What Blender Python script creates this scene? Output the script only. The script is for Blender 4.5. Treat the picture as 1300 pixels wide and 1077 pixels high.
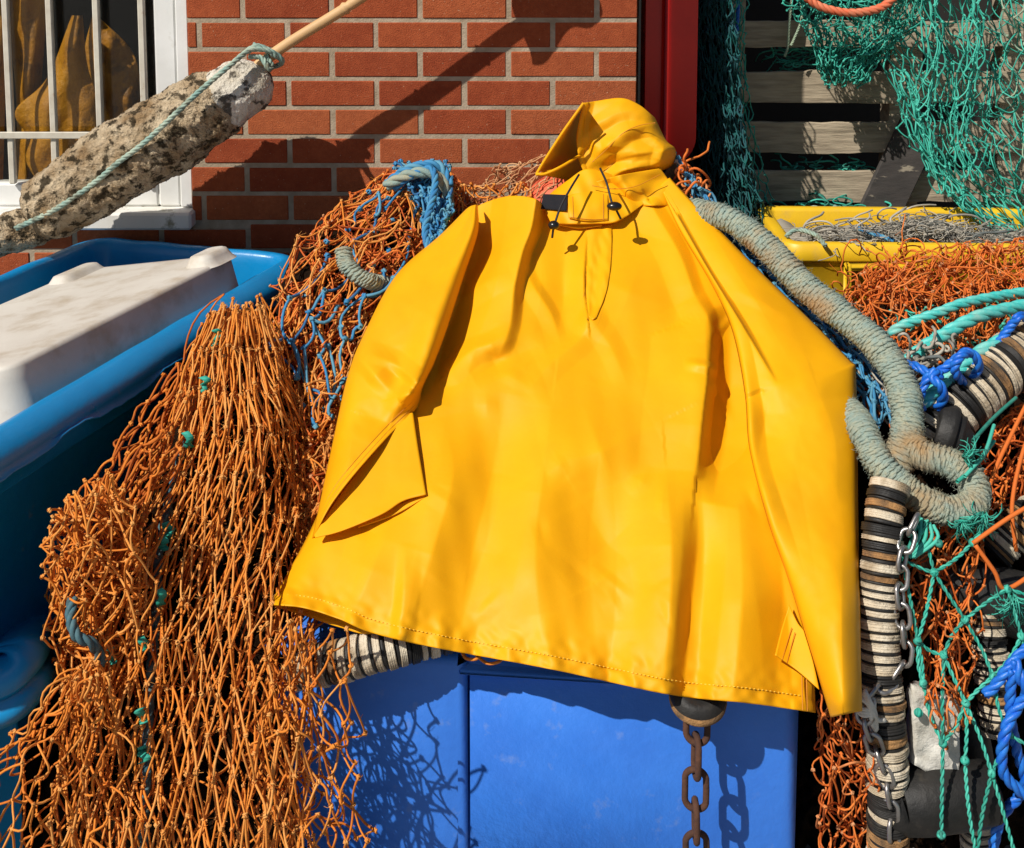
import bpy, math, random
import numpy as np
from mathutils import Vector
rng = np.random.default_rng(7); random.seed(7)
R = math.radians
sc = bpy.context.scene
for o in list(bpy.data.objects): bpy.data.objects.remove(o)

# ---------------------------------------------------------------- camera
F = 1500.0; CX, CY = 650.0, 57.7; TILT = R(6); CAMZ = 1.65      # a lens with vertical shift
cd = bpy.data.cameras.new('camera'); cam = bpy.data.objects.new('camera', cd)
sc.collection.objects.link(cam); sc.camera = cam
cam.location = (0, 0, CAMZ); cam.rotation_euler = (R(90) - TILT, 0, 0)
cd.sensor_width = 36; cd.lens = F / 1300 * 36
cd.shift_y = -(538.5 - CY) / 1300; cd.clip_start = .05; cd.clip_end = 3000
# ---------------------------------------------------------------- light
SUN_AZ, SUN_EL = 45.0, 46.0          # degrees left of straight-behind the camera, above the horizon
w = bpy.data.worlds.new("World"); sc.world = w; w.use_nodes = True
nt = w.node_tree; bg = nt.nodes['Background']
sky = nt.nodes.new('ShaderNodeTexSky'); sky.sky_type = 'NISHITA'; sky.sun_disc = False
sky.sun_elevation = R(SUN_EL); sky.sun_rotation = R(180 + SUN_AZ)
nt.links.new(sky.outputs[0], bg.inputs[0]); bg.inputs[1].default_value = .058
sd = bpy.data.lights.new('sun', 'SUN'); sd.energy = 4.9; sd.angle = R(.5); sd.color = (1, .945, .86)
sun = bpy.data.objects.new('sun', sd); sc.collection.objects.link(sun)
svec = Vector((math.sin(R(SUN_AZ)) * math.cos(R(SUN_EL)), math.cos(R(SUN_AZ)) * math.cos(R(SUN_EL)), -math.sin(R(SUN_EL))))
sun.rotation_euler = svec.to_track_quat('-Z', 'Y').to_euler(); sun.location = (-3, -3, 6)
sc.view_settings.view_transform = 'Standard'; sc.view_settings.look = 'None'
sc.view_settings.exposure = 0; sc.view_settings.gamma = 1

# ---------------------------------------------------------------- helpers
ct, st = math.cos(TILT), math.sin(TILT)
def P(x, y, Y):
    """point seen in direction (x, y) of the photograph, Y metres in front of the camera"""
    x = np.asarray(x, float); y = np.asarray(y, float); Y = np.asarray(Y, float)
    dx = (x - CX) / F; dy = -(y - CY) / F
    vy = ct + dy * st; vz = -st + dy * ct
    t = Y / vy
    return np.stack(np.broadcast_arrays(dx * t, Y + 0 * t, CAMZ + vz * t), -1)
def PV(x, y, Y): return P(x, y, Y)
def cat(pts, n):
    """smooth curve through control points, n samples, even by arc length"""
    p = np.asarray(pts, float)
    if len(p) == 2: 
        t = np.linspace(0, 1, n)[:, None]; return p[0] * (1 - t) + p[1] * t
    q = np.vstack([2 * p[0] - p[1], p, 2 * p[-1] - p[-2]]); out = []
    for i in range(1, len(q) - 2):
        t = np.linspace(0, 1, 24, endpoint=False)[:, None]
        a, b, c, d = q[i - 1], q[i], q[i + 1], q[i + 2]
        out.append(.5 * (2 * b + (c - a) * t + (2 * a - 5 * b + 4 * c - d) * t ** 2 + (3 * b - a - 3 * c + d) * t ** 3))
    out = np.vstack(out + [p[-1:]])
    s = np.r_[0, np.cumsum(np.linalg.norm(np.diff(out, axis=0), axis=1))]
    u = np.linspace(0, s[-1], n)
    return np.stack([np.interp(u, s, out[:, k]) for k in range(out.shape[1])], 1)
def smooth(a, b, x):
    t = np.clip((x - a) / (b - a), 0, 1); return t * t * (3 - 2 * t)
class Wob:
    """smooth random field of the given wavelength, about -1..1"""
    def __init__(s, wl, dim=2, n=7, seed=0):
        g = np.random.default_rng(abs(int(seed))); s.k = g.normal(size=(n, dim)); s.k /= np.linalg.norm(s.k, axis=1)[:, None]
        s.k *= (2 * np.pi / wl) * g.uniform(.6, 1.6, (n, 1)); s.p = g.uniform(0, 6.28, n); s.n = n
    def __call__(s, *c):
        a = sum(np.asarray(c[i])[..., None] * s.k[:, i] for i in range(len(c)))
        return np.sin(a + s.p).sum(-1) / math.sqrt(s.n) * .8

class MB:
    def __init__(s): s.v = []; s.f = []; s.t = []; s.n = 0
    def add(s, v, faces, tone=.5):
        v = np.asarray(v, float).reshape(-1, 3)
        s.v.append(v); s.t.append(np.broadcast_to(np.asarray(tone, float), (len(v),)).copy())
        for fa in (faces if isinstance(faces, list) else [faces]):
            s.f.append(np.asarray(fa, int) + s.n)
        s.n += len(v); return s
    def grid(s, g, closed_u=False, closed_v=False, tone=.5):
        g = np.asarray(g); a, b = g.shape[:2]; idx = np.arange(a * b).reshape(a, b)
        if closed_u: idx = np.vstack([idx, idx[:1]])
        if closed_v: idx = np.hstack([idx, idx[:, :1]])
        q = np.stack([idx[:-1, :-1], idx[:-1, 1:], idx[1:, 1:], idx[1:, :-1]], -1).reshape(-1, 4)
        tt = tone if np.ndim(tone) == 0 else np.asarray(tone).reshape(-1)
        return s.add(g.reshape(-1, 3), q, tt)
    def box(s, c, size, rot=0, bev=0, tone=.5):
        x, y, z = np.asarray(size) / 2; b = min(bev, x * .9, y * .9, z * .9)
        if b <= 0:
            v = np.array([[i * x, j * y, k * z] for i in (-1, 1) for j in (-1, 1) for k in (-1, 1)])
            f = [[0, 1, 3, 2], [4, 6, 7, 5], [0, 4, 5, 1], [2, 3, 7, 6], [0, 2, 6, 4], [1, 5, 7, 3]]
            fs = [np.array(f)]
        else:
            v = []; ix = {}
            for i in (-1, 1):
                for j in (-1, 1):
                    for k in (-1, 1):
                        for a in range(3):
                            e = [i * (x - b), j * (y - b), k * (z - b)]; e[a] = (i, j, k)[a] * (x, y, z)[a]
                            ix[(i, j, k, a)] = len(v); v.append(e)
            v = np.array(v); q = []; tr = []
            S = (-1, 1)
            for a in range(3):
                o = [t for t in range(3) if t != a]
                for sg in S:
                    r = []
                    for (p1, p2) in ((-1, -1), (1, -1), (1, 1), (-1, 1)):
                        t = [0, 0, 0]; t[a] = sg; t[o[0]] = p1; t[o[1]] = p2; r.append(ix[(*t, a)])
                    q.append(r)
            for a in range(3):
                o = [t for t in range(3) if t != a]
                for p1 in S:
                    for p2 in S:
                        r = []
                        for (sg, ax) in ((-1, o[0]), (1, o[0]), (1, o[1]), (-1, o[1])):
                            t = [0, 0, 0]; t[a] = sg; t[o[0]] = p1; t[o[1]] = p2; r.append(ix[(*t, ax)])
                        q.append(r)
            for i in S:
                for j in S:
                    for k in S: tr.append([ix[(i, j, k, a)] for a in range(3)])
            fs = [np.array(q), np.array(tr)]
        if np.ndim(rot) == 0:
            c_, s_ = math.cos(rot), math.sin(rot); M = np.array([[c_, -s_, 0], [s_, c_, 0], [0, 0, 1]])
        else: M = np.asarray(rot)
        return s.add(v @ M.T + np.asarray(c), fs, tone)
    def tubes(s, C, r, K=5, tone=.5, cap=False):
        """C: (S,N,3) centre lines, r scalar / (S,) / (S,N)"""
        C = np.asarray(C, float); S, N = C.shape[:2]
        r = np.asarray(r, float)
        if r.ndim == 1: r = r[:, None]
        r = np.broadcast_to(r, (S, N))
        T = np.gradient(C, axis=1); T /= np.linalg.norm(T, axis=2, keepdims=True) + 1e-12
        ref = np.zeros((S, 3)); ref[np.arange(S), np.argmin(np.abs(T[:, 0]), 1)] = 1
        U = np.zeros_like(C); u = ref
        for i in range(N):
            u = u - (u * T[:, i]).sum(1, keepdims=True) * T[:, i]
            u /= np.linalg.norm(u, axis=1, keepdims=True) + 1e-12; U[:, i] = u
        W = np.cross(T, U); a = np.arange(K) * 2 * np.pi / K
        V = C[:, :, None] + r[:, :, None, None] * (U[:, :, None] * np.cos(a)[:, None] + W[:, :, None] * np.sin(a)[:, None])
        idx = np.arange(S * N * K).reshape(S, N, K); nx = np.roll(idx, -1, 2)
        q = np.stack([idx[:, :-1], nx[:, :-1], nx[:, 1:], idx[:, 1:]], -1).reshape(-1, 4)
        fs = [q]
        if cap: fs += [idx[:, 0, ::-1], idx[:, -1]]
        t = np.asarray(tone, float)
        if t.ndim == 1: t = np.repeat(t, N * K)
        return s.add(V, fs, t)
    def merge(s, o):
        for fa in o.f: s.f.append(fa + s.n)
        s.v += o.v; s.t += o.t; s.n += o.n; return s
    def obj(s, name, mat, parent=None, smooth_=True, base=None, solid=0, subd=0, bevel=0):
        V = np.vstack(s.v); me = bpy.data.meshes.new(name)
        if parent is not None: b = np.array(WB[parent.name])
        else: b = np.array([V[:, 0].mean(), V[:, 1].mean(), V[:, 2].min()]) if base is None else np.asarray(base, float)
        V = V - b
        me.vertices.add(len(V)); me.vertices.foreach_set('co', V.astype('f').ravel())
        li = np.concatenate([f.ravel() for f in s.f]); tot = np.concatenate([np.full(len(f), f.shape[1]) for f in s.f])
        me.loops.add(len(li)); me.loops.foreach_set('vertex_index', li.astype('i'))
        me.polygons.add(len(tot)); me.polygons.foreach_set('loop_start', np.r_[0, np.cumsum(tot)[:-1]].astype('i'))
        me.polygons.foreach_set('loop_total', tot.astype('i'))
        me.polygons.foreach_set('use_smooth', np.full(len(tot), bool(smooth_)))
        at = me.attributes.new('tone', 'FLOAT', 'POINT'); at.data.foreach_set('value', np.concatenate(s.t).astype('f'))
        me.update(calc_edges=True); me.materials.append(mat)
        o = bpy.data.objects.new(name, me); sc.collection.objects.link(o)
        if parent is not None: o.parent = parent; WB[o.name] = b
        else: o.location = b; WB[o.name] = b
        if solid: m = o.modifiers.new('s', 'SOLIDIFY'); m.thickness = solid; m.offset = 0
        if bevel: m = o.modifiers.new('b', 'BEVEL'); m.width = bevel; m.segments = 2
        if subd: m = o.modifiers.new('d', 'SUBSURF'); m.levels = subd; m.render_levels = subd
        return o
WB = {}
def tag(o, label, catg, group=None):
    o['label'] = label; o['category'] = catg
    if group: o['group'] = group
    return o
def thing(name, label, catg, base, group=None):
    o = bpy.data.objects.new(name, None); o.empty_display_size = .05; sc.collection.objects.link(o)
    o.location = base; WB[o.name] = np.asarray(base, float); return tag(o, label, catg, group)

# ---------------------------------------------------------------- materials
def lin(r, g, b): return tuple((c / 255 / 12.92 if c <= 10 else ((c / 255 + .055) / 1.055) ** 2.4) for c in (r, g, b)) + (1,)
def mk(name, c1, c2=None, scale=8, rough=.6, bump=.0, bscale=60, bdist=.003, pal=None, pal_amt=1.0, metallic=0, spec=.5,
       dirt_or_shade=None, dscale=5, dlo=.5, dhi=.65, damt=1.0, stretch=None, fuzz=0, rvar=0, coat=0, rust=None):
    m = bpy.data.materials.new(name); m.use_nodes = True; n = m.node_tree.nodes; L = m.node_tree.links
    p = n['Principled BSDF']; tc = n.new('ShaderNodeTexCoord'); mp = n.new('ShaderNodeMapping')
    L.new(tc.outputs['Object'], mp.inputs[0])
    if stretch: mp.inputs['Scale'].default_value = stretch
    def noise(sc_, det=5):
        a = n.new('ShaderNodeTexNoise'); a.inputs['Scale'].default_value = sc_; a.inputs['Detail'].default_value = det
        a.inputs['Roughness'].default_value = .62; L.new(mp.outputs[0], a.inputs['Vector']); return a
    def mix(f, a, b, mode='MIX'):
        x = n.new('ShaderNodeMix'); x.data_type = 'RGBA'; x.blend_type = mode
        for s_, v in ((0, f), (6, a), (7, b)):
            if hasattr(v, 'links') or hasattr(v, 'is_linked'): L.new(v, x.inputs[s_])
            else: x.inputs[s_].default_value = v
        return x.outputs[2]
    def rng_(v, lo, hi, a=0, b=1):
        x = n.new('ShaderNodeMapRange'); x.inputs[1].default_value = lo; x.inputs[2].default_value = hi
        x.inputs[3].default_value = a; x.inputs[4].default_value = b; L.new(v, x.inputs[0]); return x.outputs[0]
    nz = noise(scale)
    col = mix(rng_(nz.outputs[0], .35, .65), c1, c2 or c1)
    if pal:
        at = n.new('ShaderNodeAttribute'); at.attribute_name = 'tone'
        cr = n.new('ShaderNodeValToRGB'); e = cr.color_ramp.elements
        e[0].position = pal[0][0]; e[0].color = pal[0][1]; e[1].position = pal[-1][0]; e[1].color = pal[-1][1]
        for ps, cc in pal[1:-1]: k = e.new(ps); k.color = cc
        L.new(at.outputs['Fac'], cr.inputs[0]); col = mix(pal_amt, col, cr.outputs[0])
        nz2 = noise(scale * 4); col = mix(rng_(nz2.outputs[0], .3, .7, .0, .35), col, c2 or c1)
    if dirt_or_shade:
        dn = noise(dscale, 9); col = mix(rng_(dn.outputs[0], dlo, dhi, 0, damt), col, dirt_or_shade)
    L.new(col, p.inputs['Base Color'])
    p.inputs['Roughness'].default_value = rough; p.inputs['Metallic'].default_value = metallic
    p.inputs['Specular IOR Level'].default_value = spec; p.inputs['Coat Weight'].default_value = coat
    if rvar: L.new(rng_(noise(scale * 2.3).outputs[0], .3, .7, rough - rvar, rough + rvar), p.inputs['Roughness'])
    if bump:
        b = n.new('ShaderNodeBump'); b.inputs['Strength'].default_value = bump; b.inputs['Distance'].default_value = bdist
        L.new(noise(bscale, 8).outputs[0], b.inputs['Height']); L.new(b.outputs[0], p.inputs['Normal'])
    return m
B4 = lambda r, g, b: (r, g, b, 1)
M = {}
M['brick'] = mk('brick', B4(.43, .105, .042), B4(.23, .045, .02), scale=26, rough=.95, bump=.8, bscale=320, bdist=.004, spec=.12,
                pal=[(0, B4(.28, .055, .022)), (.5, B4(.41, .095, .034)), (1, B4(.50, .15, .055))], pal_amt=.62, dirt_or_shade=B4(.58, .38, .25), dscale=150, dlo=.635, dhi=.69, damt=.75)
M['mortar'] = mk('mortar', B4(.46, .37, .27), B4(.32, .25, .17), scale=25, rough=.95, bump=.8, bscale=200, bdist=.003)
M['white'] = mk('white_paint', B4(.78, .78, .76), B4(.7, .7, .67), scale=9, rough=.42, dirt_or_shade=B4(.3, .26, .17), dscale=14, dlo=.62, dhi=.75, damt=.5)
M['sill'] = mk('sill', B4(.76, .75, .72), B4(.68, .66, .6), scale=9, rough=.6, dirt_or_shade=B4(.16, .14, .06), dscale=16, dlo=.55, dhi=.63, damt=.85, bump=.2, bscale=70)
M['bar'] = mk('bar', B4(.64, .60, .50), B4(.52, .47, .38), scale=20, rough=.5, dirt_or_shade=B4(.35, .2, .1), dscale=40, dlo=.62, dhi=.7, damt=.6)
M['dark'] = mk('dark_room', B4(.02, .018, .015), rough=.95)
M['oil'] = mk('hung_oilskin', B4(.60, .26, .008), B4(.40, .15, .005), scale=9, rough=.5, bump=.6, bscale=14, bdist=.03, dirt_or_shade=B4(.12, .05, .01), dscale=10, dlo=.52, dhi=.6, damt=.7)  # dark blotches are pockets of shade put into the oilskin colour
M['concrete'] = mk('concrete', B4(.25, .24, .22), B4(.18, .17, .155), scale=3, rough=.95, bump=.4, bscale=30)
M['foam'] = mk('weathered_foam', B4(.78, .63, .43), B4(.38, .25, .13), scale=17, rough=.95, bump=1.0, bscale=55, bdist=.035, spec=.15,
               dirt_or_shade=B4(.045, .033, .018), dscale=38, dlo=.50, dhi=.58, damt=.92)
M['foam2'] = mk('cleaner_foam', B4(.74, .70, .62), B4(.5, .44, .34), scale=14, rough=.9, bump=.8, bscale=60, bdist=.012, spec=.2,
               dirt_or_shade=B4(.05, .04, .03), dscale=22, dlo=.52, dhi=.58, damt=.9)
M['bamboo'] = mk('bamboo', B4(.66, .42, .2), B4(.5, .3, .13), scale=18, rough=.6, bump=.2, stretch=(.3, .3, .3))
M['tub'] = mk('blue_plastic', B4(.002, .235, .54), B4(.002, .20, .47), scale=5, rough=.36, bump=.22, bscale=28, bdist=.006, dirt_or_shade=B4(.2, .27, .33), dscale=26, dlo=.64, dhi=.76, damt=.55, rvar=.1)
M['whitebox'] = mk('white_plastic', B4(.62, .59, .53), B4(.54, .50, .44), scale=5, rough=.6, bump=.2, bscale=30, dirt_or_shade=B4(.36, .28, .18), dscale=11, dlo=.48, dhi=.70, damt=.7)
M['crate'] = mk('royal_blue_plastic', B4(.045, .22, .80), B4(.035, .18, .70), scale=6, rough=.5, bump=.3, bscale=45, bdist=.004, dirt_or_shade=B4(.16, .28, .66), dscale=30, dlo=.6, dhi=.72, damt=.55, rvar=.1)
YE = B4(.80, .375, .0008)
M['jacket'] = mk('yellow_pvc', YE, B4(.75, .335, .0007), scale=5, rough=.56, bump=.12, bscale=22, bdist=.004, spec=.26, rvar=.05)
M['thread'] = mk('thread', B4(.95, .56, .05), rough=.7)
M['seam'] = mk('seam_shadow', B4(.55, .2, .002), rough=.6)
M['velcro'] = mk('black_fabric', B4(.008, .008, .012), rough=.95, bump=.5, bscale=300)
M['blackcord'] = mk('black_cord', B4(.012, .012, .014), rough=.6)
M['blackplastic'] = mk('black_plastic', B4(.01, .01, .01), rough=.25)
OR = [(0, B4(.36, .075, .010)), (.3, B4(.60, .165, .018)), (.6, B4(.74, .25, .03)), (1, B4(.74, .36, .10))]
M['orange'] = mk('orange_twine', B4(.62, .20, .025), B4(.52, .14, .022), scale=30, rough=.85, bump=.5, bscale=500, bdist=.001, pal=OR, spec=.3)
M['orange2'] = mk('bright_orange_twine', B4(.62, .2, .03), B4(.50, .13, .03), scale=30, rough=.75, bump=.5, bscale=500, bdist=.001,
                  pal=[(0, B4(.36, .06, .01)), (.4, B4(.60, .12, .015)), (.8, B4(.74, .2, .03)), (1, B4(.6, .3, .14))], spec=.3)
M['tan'] = mk('tan_twine', B4(.55, .3, .14), B4(.42, .22, .1), scale=30, rough=.85, pal=[(0, B4(.4, .16, .06)), (1, B4(.62, .36, .18))])
M['blue_tw'] = mk('blue_twine', B4(.02, .17, .36), B4(.08, .22, .32), scale=25, rough=.75, pal=[(0, B4(.01, .08, .24)), (.5, B4(.015, .2, .44)), (1, B4(.10, .30, .42))], bump=.5, bscale=400, bdist=.001)
M['green_tw'] = mk('green_twine', B4(.01, .36, .26), B4(.12, .38, .29), scale=20, rough=.7, pal=[(0, B4(.0, .12, .09)), (.5, B4(.005, .34, .25)), (1, B4(.06, .5, .38))], bump=.5, bscale=400, bdist=.001)
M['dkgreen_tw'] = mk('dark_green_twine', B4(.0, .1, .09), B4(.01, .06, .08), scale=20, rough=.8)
M['pale_tw'] = mk('pale_green_twine', B4(.35, .42, .28), B4(.25, .36, .28), scale=20, rough=.8)
M['grey_tw'] = mk('grey_twine', B4(.36, .33, .27), B4(.22, .22, .2), scale=12, rough=.85, pal=[(0, B4(.1, .12, .12)), (.5, B4(.34, .3, .24)), (1, B4(.5, .46, .38))])
M['core'] = mk('net_gap_shade', B4(.03, .014, .006), B4(.012, .008, .006), scale=60, rough=1, bump=1, bscale=90, bdist=.02, spec=.05)  # near black stands for the shade between the strands
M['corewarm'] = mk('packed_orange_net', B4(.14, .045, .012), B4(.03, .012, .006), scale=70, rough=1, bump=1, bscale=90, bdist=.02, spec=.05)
M['serve'] = mk('served_rope', B4(.36, .36, .26), B4(.17, .30, .31), scale=30, rough=.9, bump=.9, bscale=260, bdist=.002, spec=.15,
                pal=[(0, B4(.20, .30, .28)), (.5, B4(.37, .36, .25)), (1, B4(.44, .31, .16))], pal_amt=.5, dirt_or_shade=B4(.36, .19, .06), dscale=8, dlo=.50, dhi=.66, damt=.75)
M['turq'] = mk('turquoise_rope', B4(.03, .45, .42), B4(.12, .55, .5), scale=60, rough=.5, bump=.6, bscale=300, bdist=.001, dirt_or_shade=B4(.4, .5, .42), dscale=20, dlo=.5, dhi=.7, damt=.6)
M['brope'] = mk('blue_rope', B4(.006, .10, .55), B4(.02, .18, .62), scale=60, rough=.42, bump=.6, bscale=300, bdist=.001)
M['trope'] = mk('thin_teal_rope', B4(.2, .34, .3), B4(.4, .46, .36), scale=30, rough=.8, bump=.6, bscale=300, bdist=.001, dirt_or_shade=B4(.1, .08, .04), dscale=20, dlo=.5, dhi=.62, damt=.8)
M['dtrope'] = mk('faded_blue_rope', B4(.03, .12, .17), B4(.1, .17, .17), scale=30, rough=.8, bump=.6, bscale=300, bdist=.001, dirt_or_shade=B4(.03, .03, .02), dscale=20, dlo=.5, dhi=.62, damt=.8)
M['rubber'] = mk('black_rubber', B4(.010, .010, .010), B4(.022, .020, .018), scale=20, rough=.55, bump=.5, bscale=90, bdist=.003, spec=.35, dirt_or_shade=B4(.12, .10, .07), dscale=18, dlo=.58, dhi=.75, damt=.5)
M['fibre'] = mk('pale_tyre_cord', B4(.70, .62, .48), B4(.46, .37, .25), scale=22, rough=.95, bump=1, bscale=160, bdist=.004, dirt_or_shade=B4(.2, .13, .06), dscale=18, dlo=.5, dhi=.68, damt=.8)
M['fibre2'] = mk('brown_tyre_cord', B4(.42, .22, .08), B4(.22, .12, .05), scale=22, rough=.95, bump=1, bscale=160, bdist=.004, dirt_or_shade=B4(.05, .04, .03), dscale=18, dlo=.5, dhi=.65, damt=.8)
M['rust'] = mk('rusty_iron', B4(.1, .04, .02), B4(.05, .022, .014), scale=40, rough=.9, bump=.8, bscale=160, bdist=.002)
M['galv'] = mk('galvanised_steel', B4(.42, .41, .40), B4(.3, .28, .26), scale=40, rough=.36, metallic=.85, bump=.3, bscale=200, bdist=.001, dirt_or_shade=B4(.2, .1, .05), dscale=30, dlo=.55, dhi=.7, damt=.6)
M['wood'] = mk('weathered_wood', B4(.50, .41, .29), B4(.30, .24, .17), scale=7, rough=.92, bump=.7, bscale=9, bdist=.006, stretch=(1, 4, 9), dirt_or_shade=B4(.1, .08, .05), dscale=4, dlo=.52, dhi=.72, damt=.7)
M['darkwood'] = mk('dark_wood', B4(.07, .06, .055), B4(.04, .036, .034), scale=7, rough=.9, bump=.7, bscale=14, bdist=.004, dirt_or_shade=B4(.42, .36, .27), dscale=11, dlo=.60, dhi=.66, damt=.8, stretch=(1, 1, 3))
M['ybin'] = mk('yellow_bin_plastic', B4(.80, .50, .015), B4(.72, .43, .012), scale=6, rough=.45, bump=.1, dirt_or_shade=B4(.5, .34, .1), dscale=16, dlo=.58, dhi=.74, damt=.5)
M['redpl'] = mk('red_plastic', B4(.80, .018, .006), B4(.68, .014, .006), scale=5, rough=.35)
M['buoy'] = mk('orange_buoy', B4(.75, .14, .06), B4(.66, .1, .05), scale=10, rough=.6, bump=.2)
M['rag'] = mk('white_rag', B4(.7, .68, .62), B4(.5, .47, .4), scale=20, rough=.95, bump=.8, bscale=60, bdist=.006)
M['flag'] = mk('flag_cloth', B4(.05, .05, .05), rough=.9)
g = bpy.data.materials.new('window_glass'); g.use_nodes = True; n_ = g.node_tree.nodes; n_.clear()
o_ = n_.new('ShaderNodeOutputMaterial'); tr_ = n_.new('ShaderNodeBsdfTransparent'); gl_ = n_.new('ShaderNodeBsdfGlossy'); mx_ = n_.new('ShaderNodeMixShader')
tr_.inputs[0].default_value = (.88, .89, .87, 1); gl_.inputs[1].default_value = .03; mx_.inputs[0].default_value = .035
g.node_tree.links.new(tr_.outputs[0], mx_.inputs[1]); g.node_tree.links.new(gl_.outputs[0], mx_.inputs[2]); g.node_tree.links.new(mx_.outputs[0], o_.inputs[0])
M['glass'] = g

# ---------------------------------------------------------------- ground
gm = MB(); gm.grid(np.array([[[-600, -600, 0], [600, -600, 0]], [[-600, 1200, 0], [600, 1200, 0]]]))
go = gm.obj('ground', M['concrete'], base=(0, 0, 0)); go['kind'] = 'structure'

# ---------------------------------------------------------------- brick wall with the window opening
WY = 3.0
zc0 = P(300, 26, WY)[2]                       # a bed joint
xr = P(809, 60, WY)[0]; xl = -3.2
wxR = P(237, 20, WY)[0]; wz0 = P(200, 291, WY)[2]; wz1 = 2.2; wxL = -1.75
xj = P(533, 12, WY)[0]                        # a cross joint in the course above that bed joint
course = .0751; pitch = .2255
wall = thing('brick_wall', 'red brick wall with pale mortar around the white window', 'wall', (-1.0, WY + .1, 0))
bm_ = MB(); mo = MB()
k0 = int(math.floor((0 - zc0) / course)); 
for k in range(k0, 22):
    za = zc0 + k * course + .0054; zb = zc0 + (k + 1) * course - .0054
    off = xj if (k % 2 == 0) else xj + pitch / 2
    i0 = int((xl - off) / pitch) - 1
    for i in range(i0, i0 + 22):
        xa = off + i * pitch + .0062; xb = off + (i + 1) * pitch - .0062
        segs = [(xa, xb)]
        zbb = zb
        if zb > wz0 and za < wz0 - .015 and xa < wxR: zbb = wz0 - .002
        elif zb > wz0 + .01 and za < wz1:
            segs = []
            if xa < wxL: segs.append((xa, min(xb, wxL)))
            if xb > wxR: segs.append((max(xa, wxR), xb))
        for a, b in segs:
            b = min(b, xr); a = max(a, xl)
            if b - a < .02: continue
            bm_.box(((a + b) / 2 + random.uniform(-.0006, .0006), WY + .05 + random.uniform(-.001, .001), (za + zbb) / 2 + random.uniform(-.0006, .0006)), (b - a - random.uniform(0, .0015), .1, zbb - za - random.uniform(0, .001)), rot=random.uniform(-.002, .002), bev=.0022, tone=random.uniform(0, 1))
bm_.obj('brickwork', M['brick'], wall, smooth_=False)
def slab(mb, x0, x1, y0, y1, z0, z1, bev=0): return mb.box(((x0 + x1) / 2, (y0 + y1) / 2, (z0 + z1) / 2), (x1 - x0, y1 - y0, z1 - z0), bev=bev)
my0, my1 = WY + .0024, WY + .097
slab(mo, xl, xr - .002, my0, my1, 0, wz0 - .001); slab(mo, wxR + .001, xr - .002, my0, my1, wz0, 2.9); slab(mo, xl, wxL, my0, my1, wz0, 2.9); slab(mo, wxL, wxR, my0, my1, wz1, 2.9)
mo.obj('mortar', M['mortar'], wall, smooth_=False)
sw = MB(); slab(sw, xr - .1, xr - .0035, WY + .102, 4.6, 0, 2.9); sw.obj('side_wall', M['brick'], wall, smooth_=False)

# ---------------------------------------------------------------- window
win = thing('window', 'white framed window with metal bars and yellow oilskins behind dirty glass', 'window', ((wxL + wxR) / 2, WY, wz0))
fr = MB(); a, b = wxL, wxR - .001
jw = .032
slab(fr, b - jw, b, WY + .012, WY + .09, wz0 + .055, wz1, .003); slab(fr, a, a + jw, WY + .012, WY + .09, wz0 + .055, wz1, .003)
slab(fr, a + jw, b - jw, WY + .012, WY + .09, wz1 - jw, wz1, .003)
fr.obj('frame', M['white'], win, smooth_=False)
sa = MB(); s0, s1 = a + jw + .002, b - jw - .002; sw_ = .058; zb_ = P(120, 263, WY + .02)[2]; zt_ = P(100, 233, WY + .02)[2]
slab(sa, s1 - sw_, s1, WY + .022, WY + .075, zb_, wz1 - jw, .006); slab(sa, s0, s0 + sw_, WY + .022, WY + .075, zb_, wz1 - jw, .006)
slab(sa, s0 + sw_, s1 - sw_, WY + .024, WY + .073, zb_, zt_, .006)
slab(sa, s0 + sw_, s1 - sw_, WY + .024, WY + .073, wz1 - .09, wz1 - jw, .006)
sa.obj('sash', M['white'], win, smooth_=False)
si = MB(); szt = P(120, 268, WY - .02)[2]; sx1 = P(243, 285, WY - .04)[0]
slab(si, wxL - .03, sx1, WY - .045, WY + .09, wz0 + .008, szt, .006)
si.obj('sill', M['sill'], win, smooth_=False)
gp = MB(); slab(gp, s0 + sw_ - .005, s1 - sw_ + .005, WY + .045, WY + .049, zt_ - .005, wz1 - .085); gp.obj('pane', M['glass'], win, smooth_=False)
for px in (12, 67, 126, 183, -45, -102):
    q = P(px, 120, WY + .012); mb = MB(); slab(mb, q[0] - .0085, q[0] + .0085, WY + .004, WY + .020, zt_ + .001, 2.15, .003); mb.obj('window_bar', M['bar'], win, smooth_=False)
q = P(60, 172, WY + .0); mb = MB(); slab(mb, s0 + .03, P(193, 172, WY)[0], WY - .003, WY + .0035, q[2] - .009, q[2] + .009, .002); mb.obj('window_bar', M['bar'], win, smooth_=False)
rm = MB(); slab(rm, -2.6, xr - .11, WY + .75, WY + .8, .0, 2.6); slab(rm, -2.6, xr - .11, WY + .101, WY + .8, .0, .05); rm.obj('back_wall', M['dark'], wall, smooth_=False)
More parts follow.
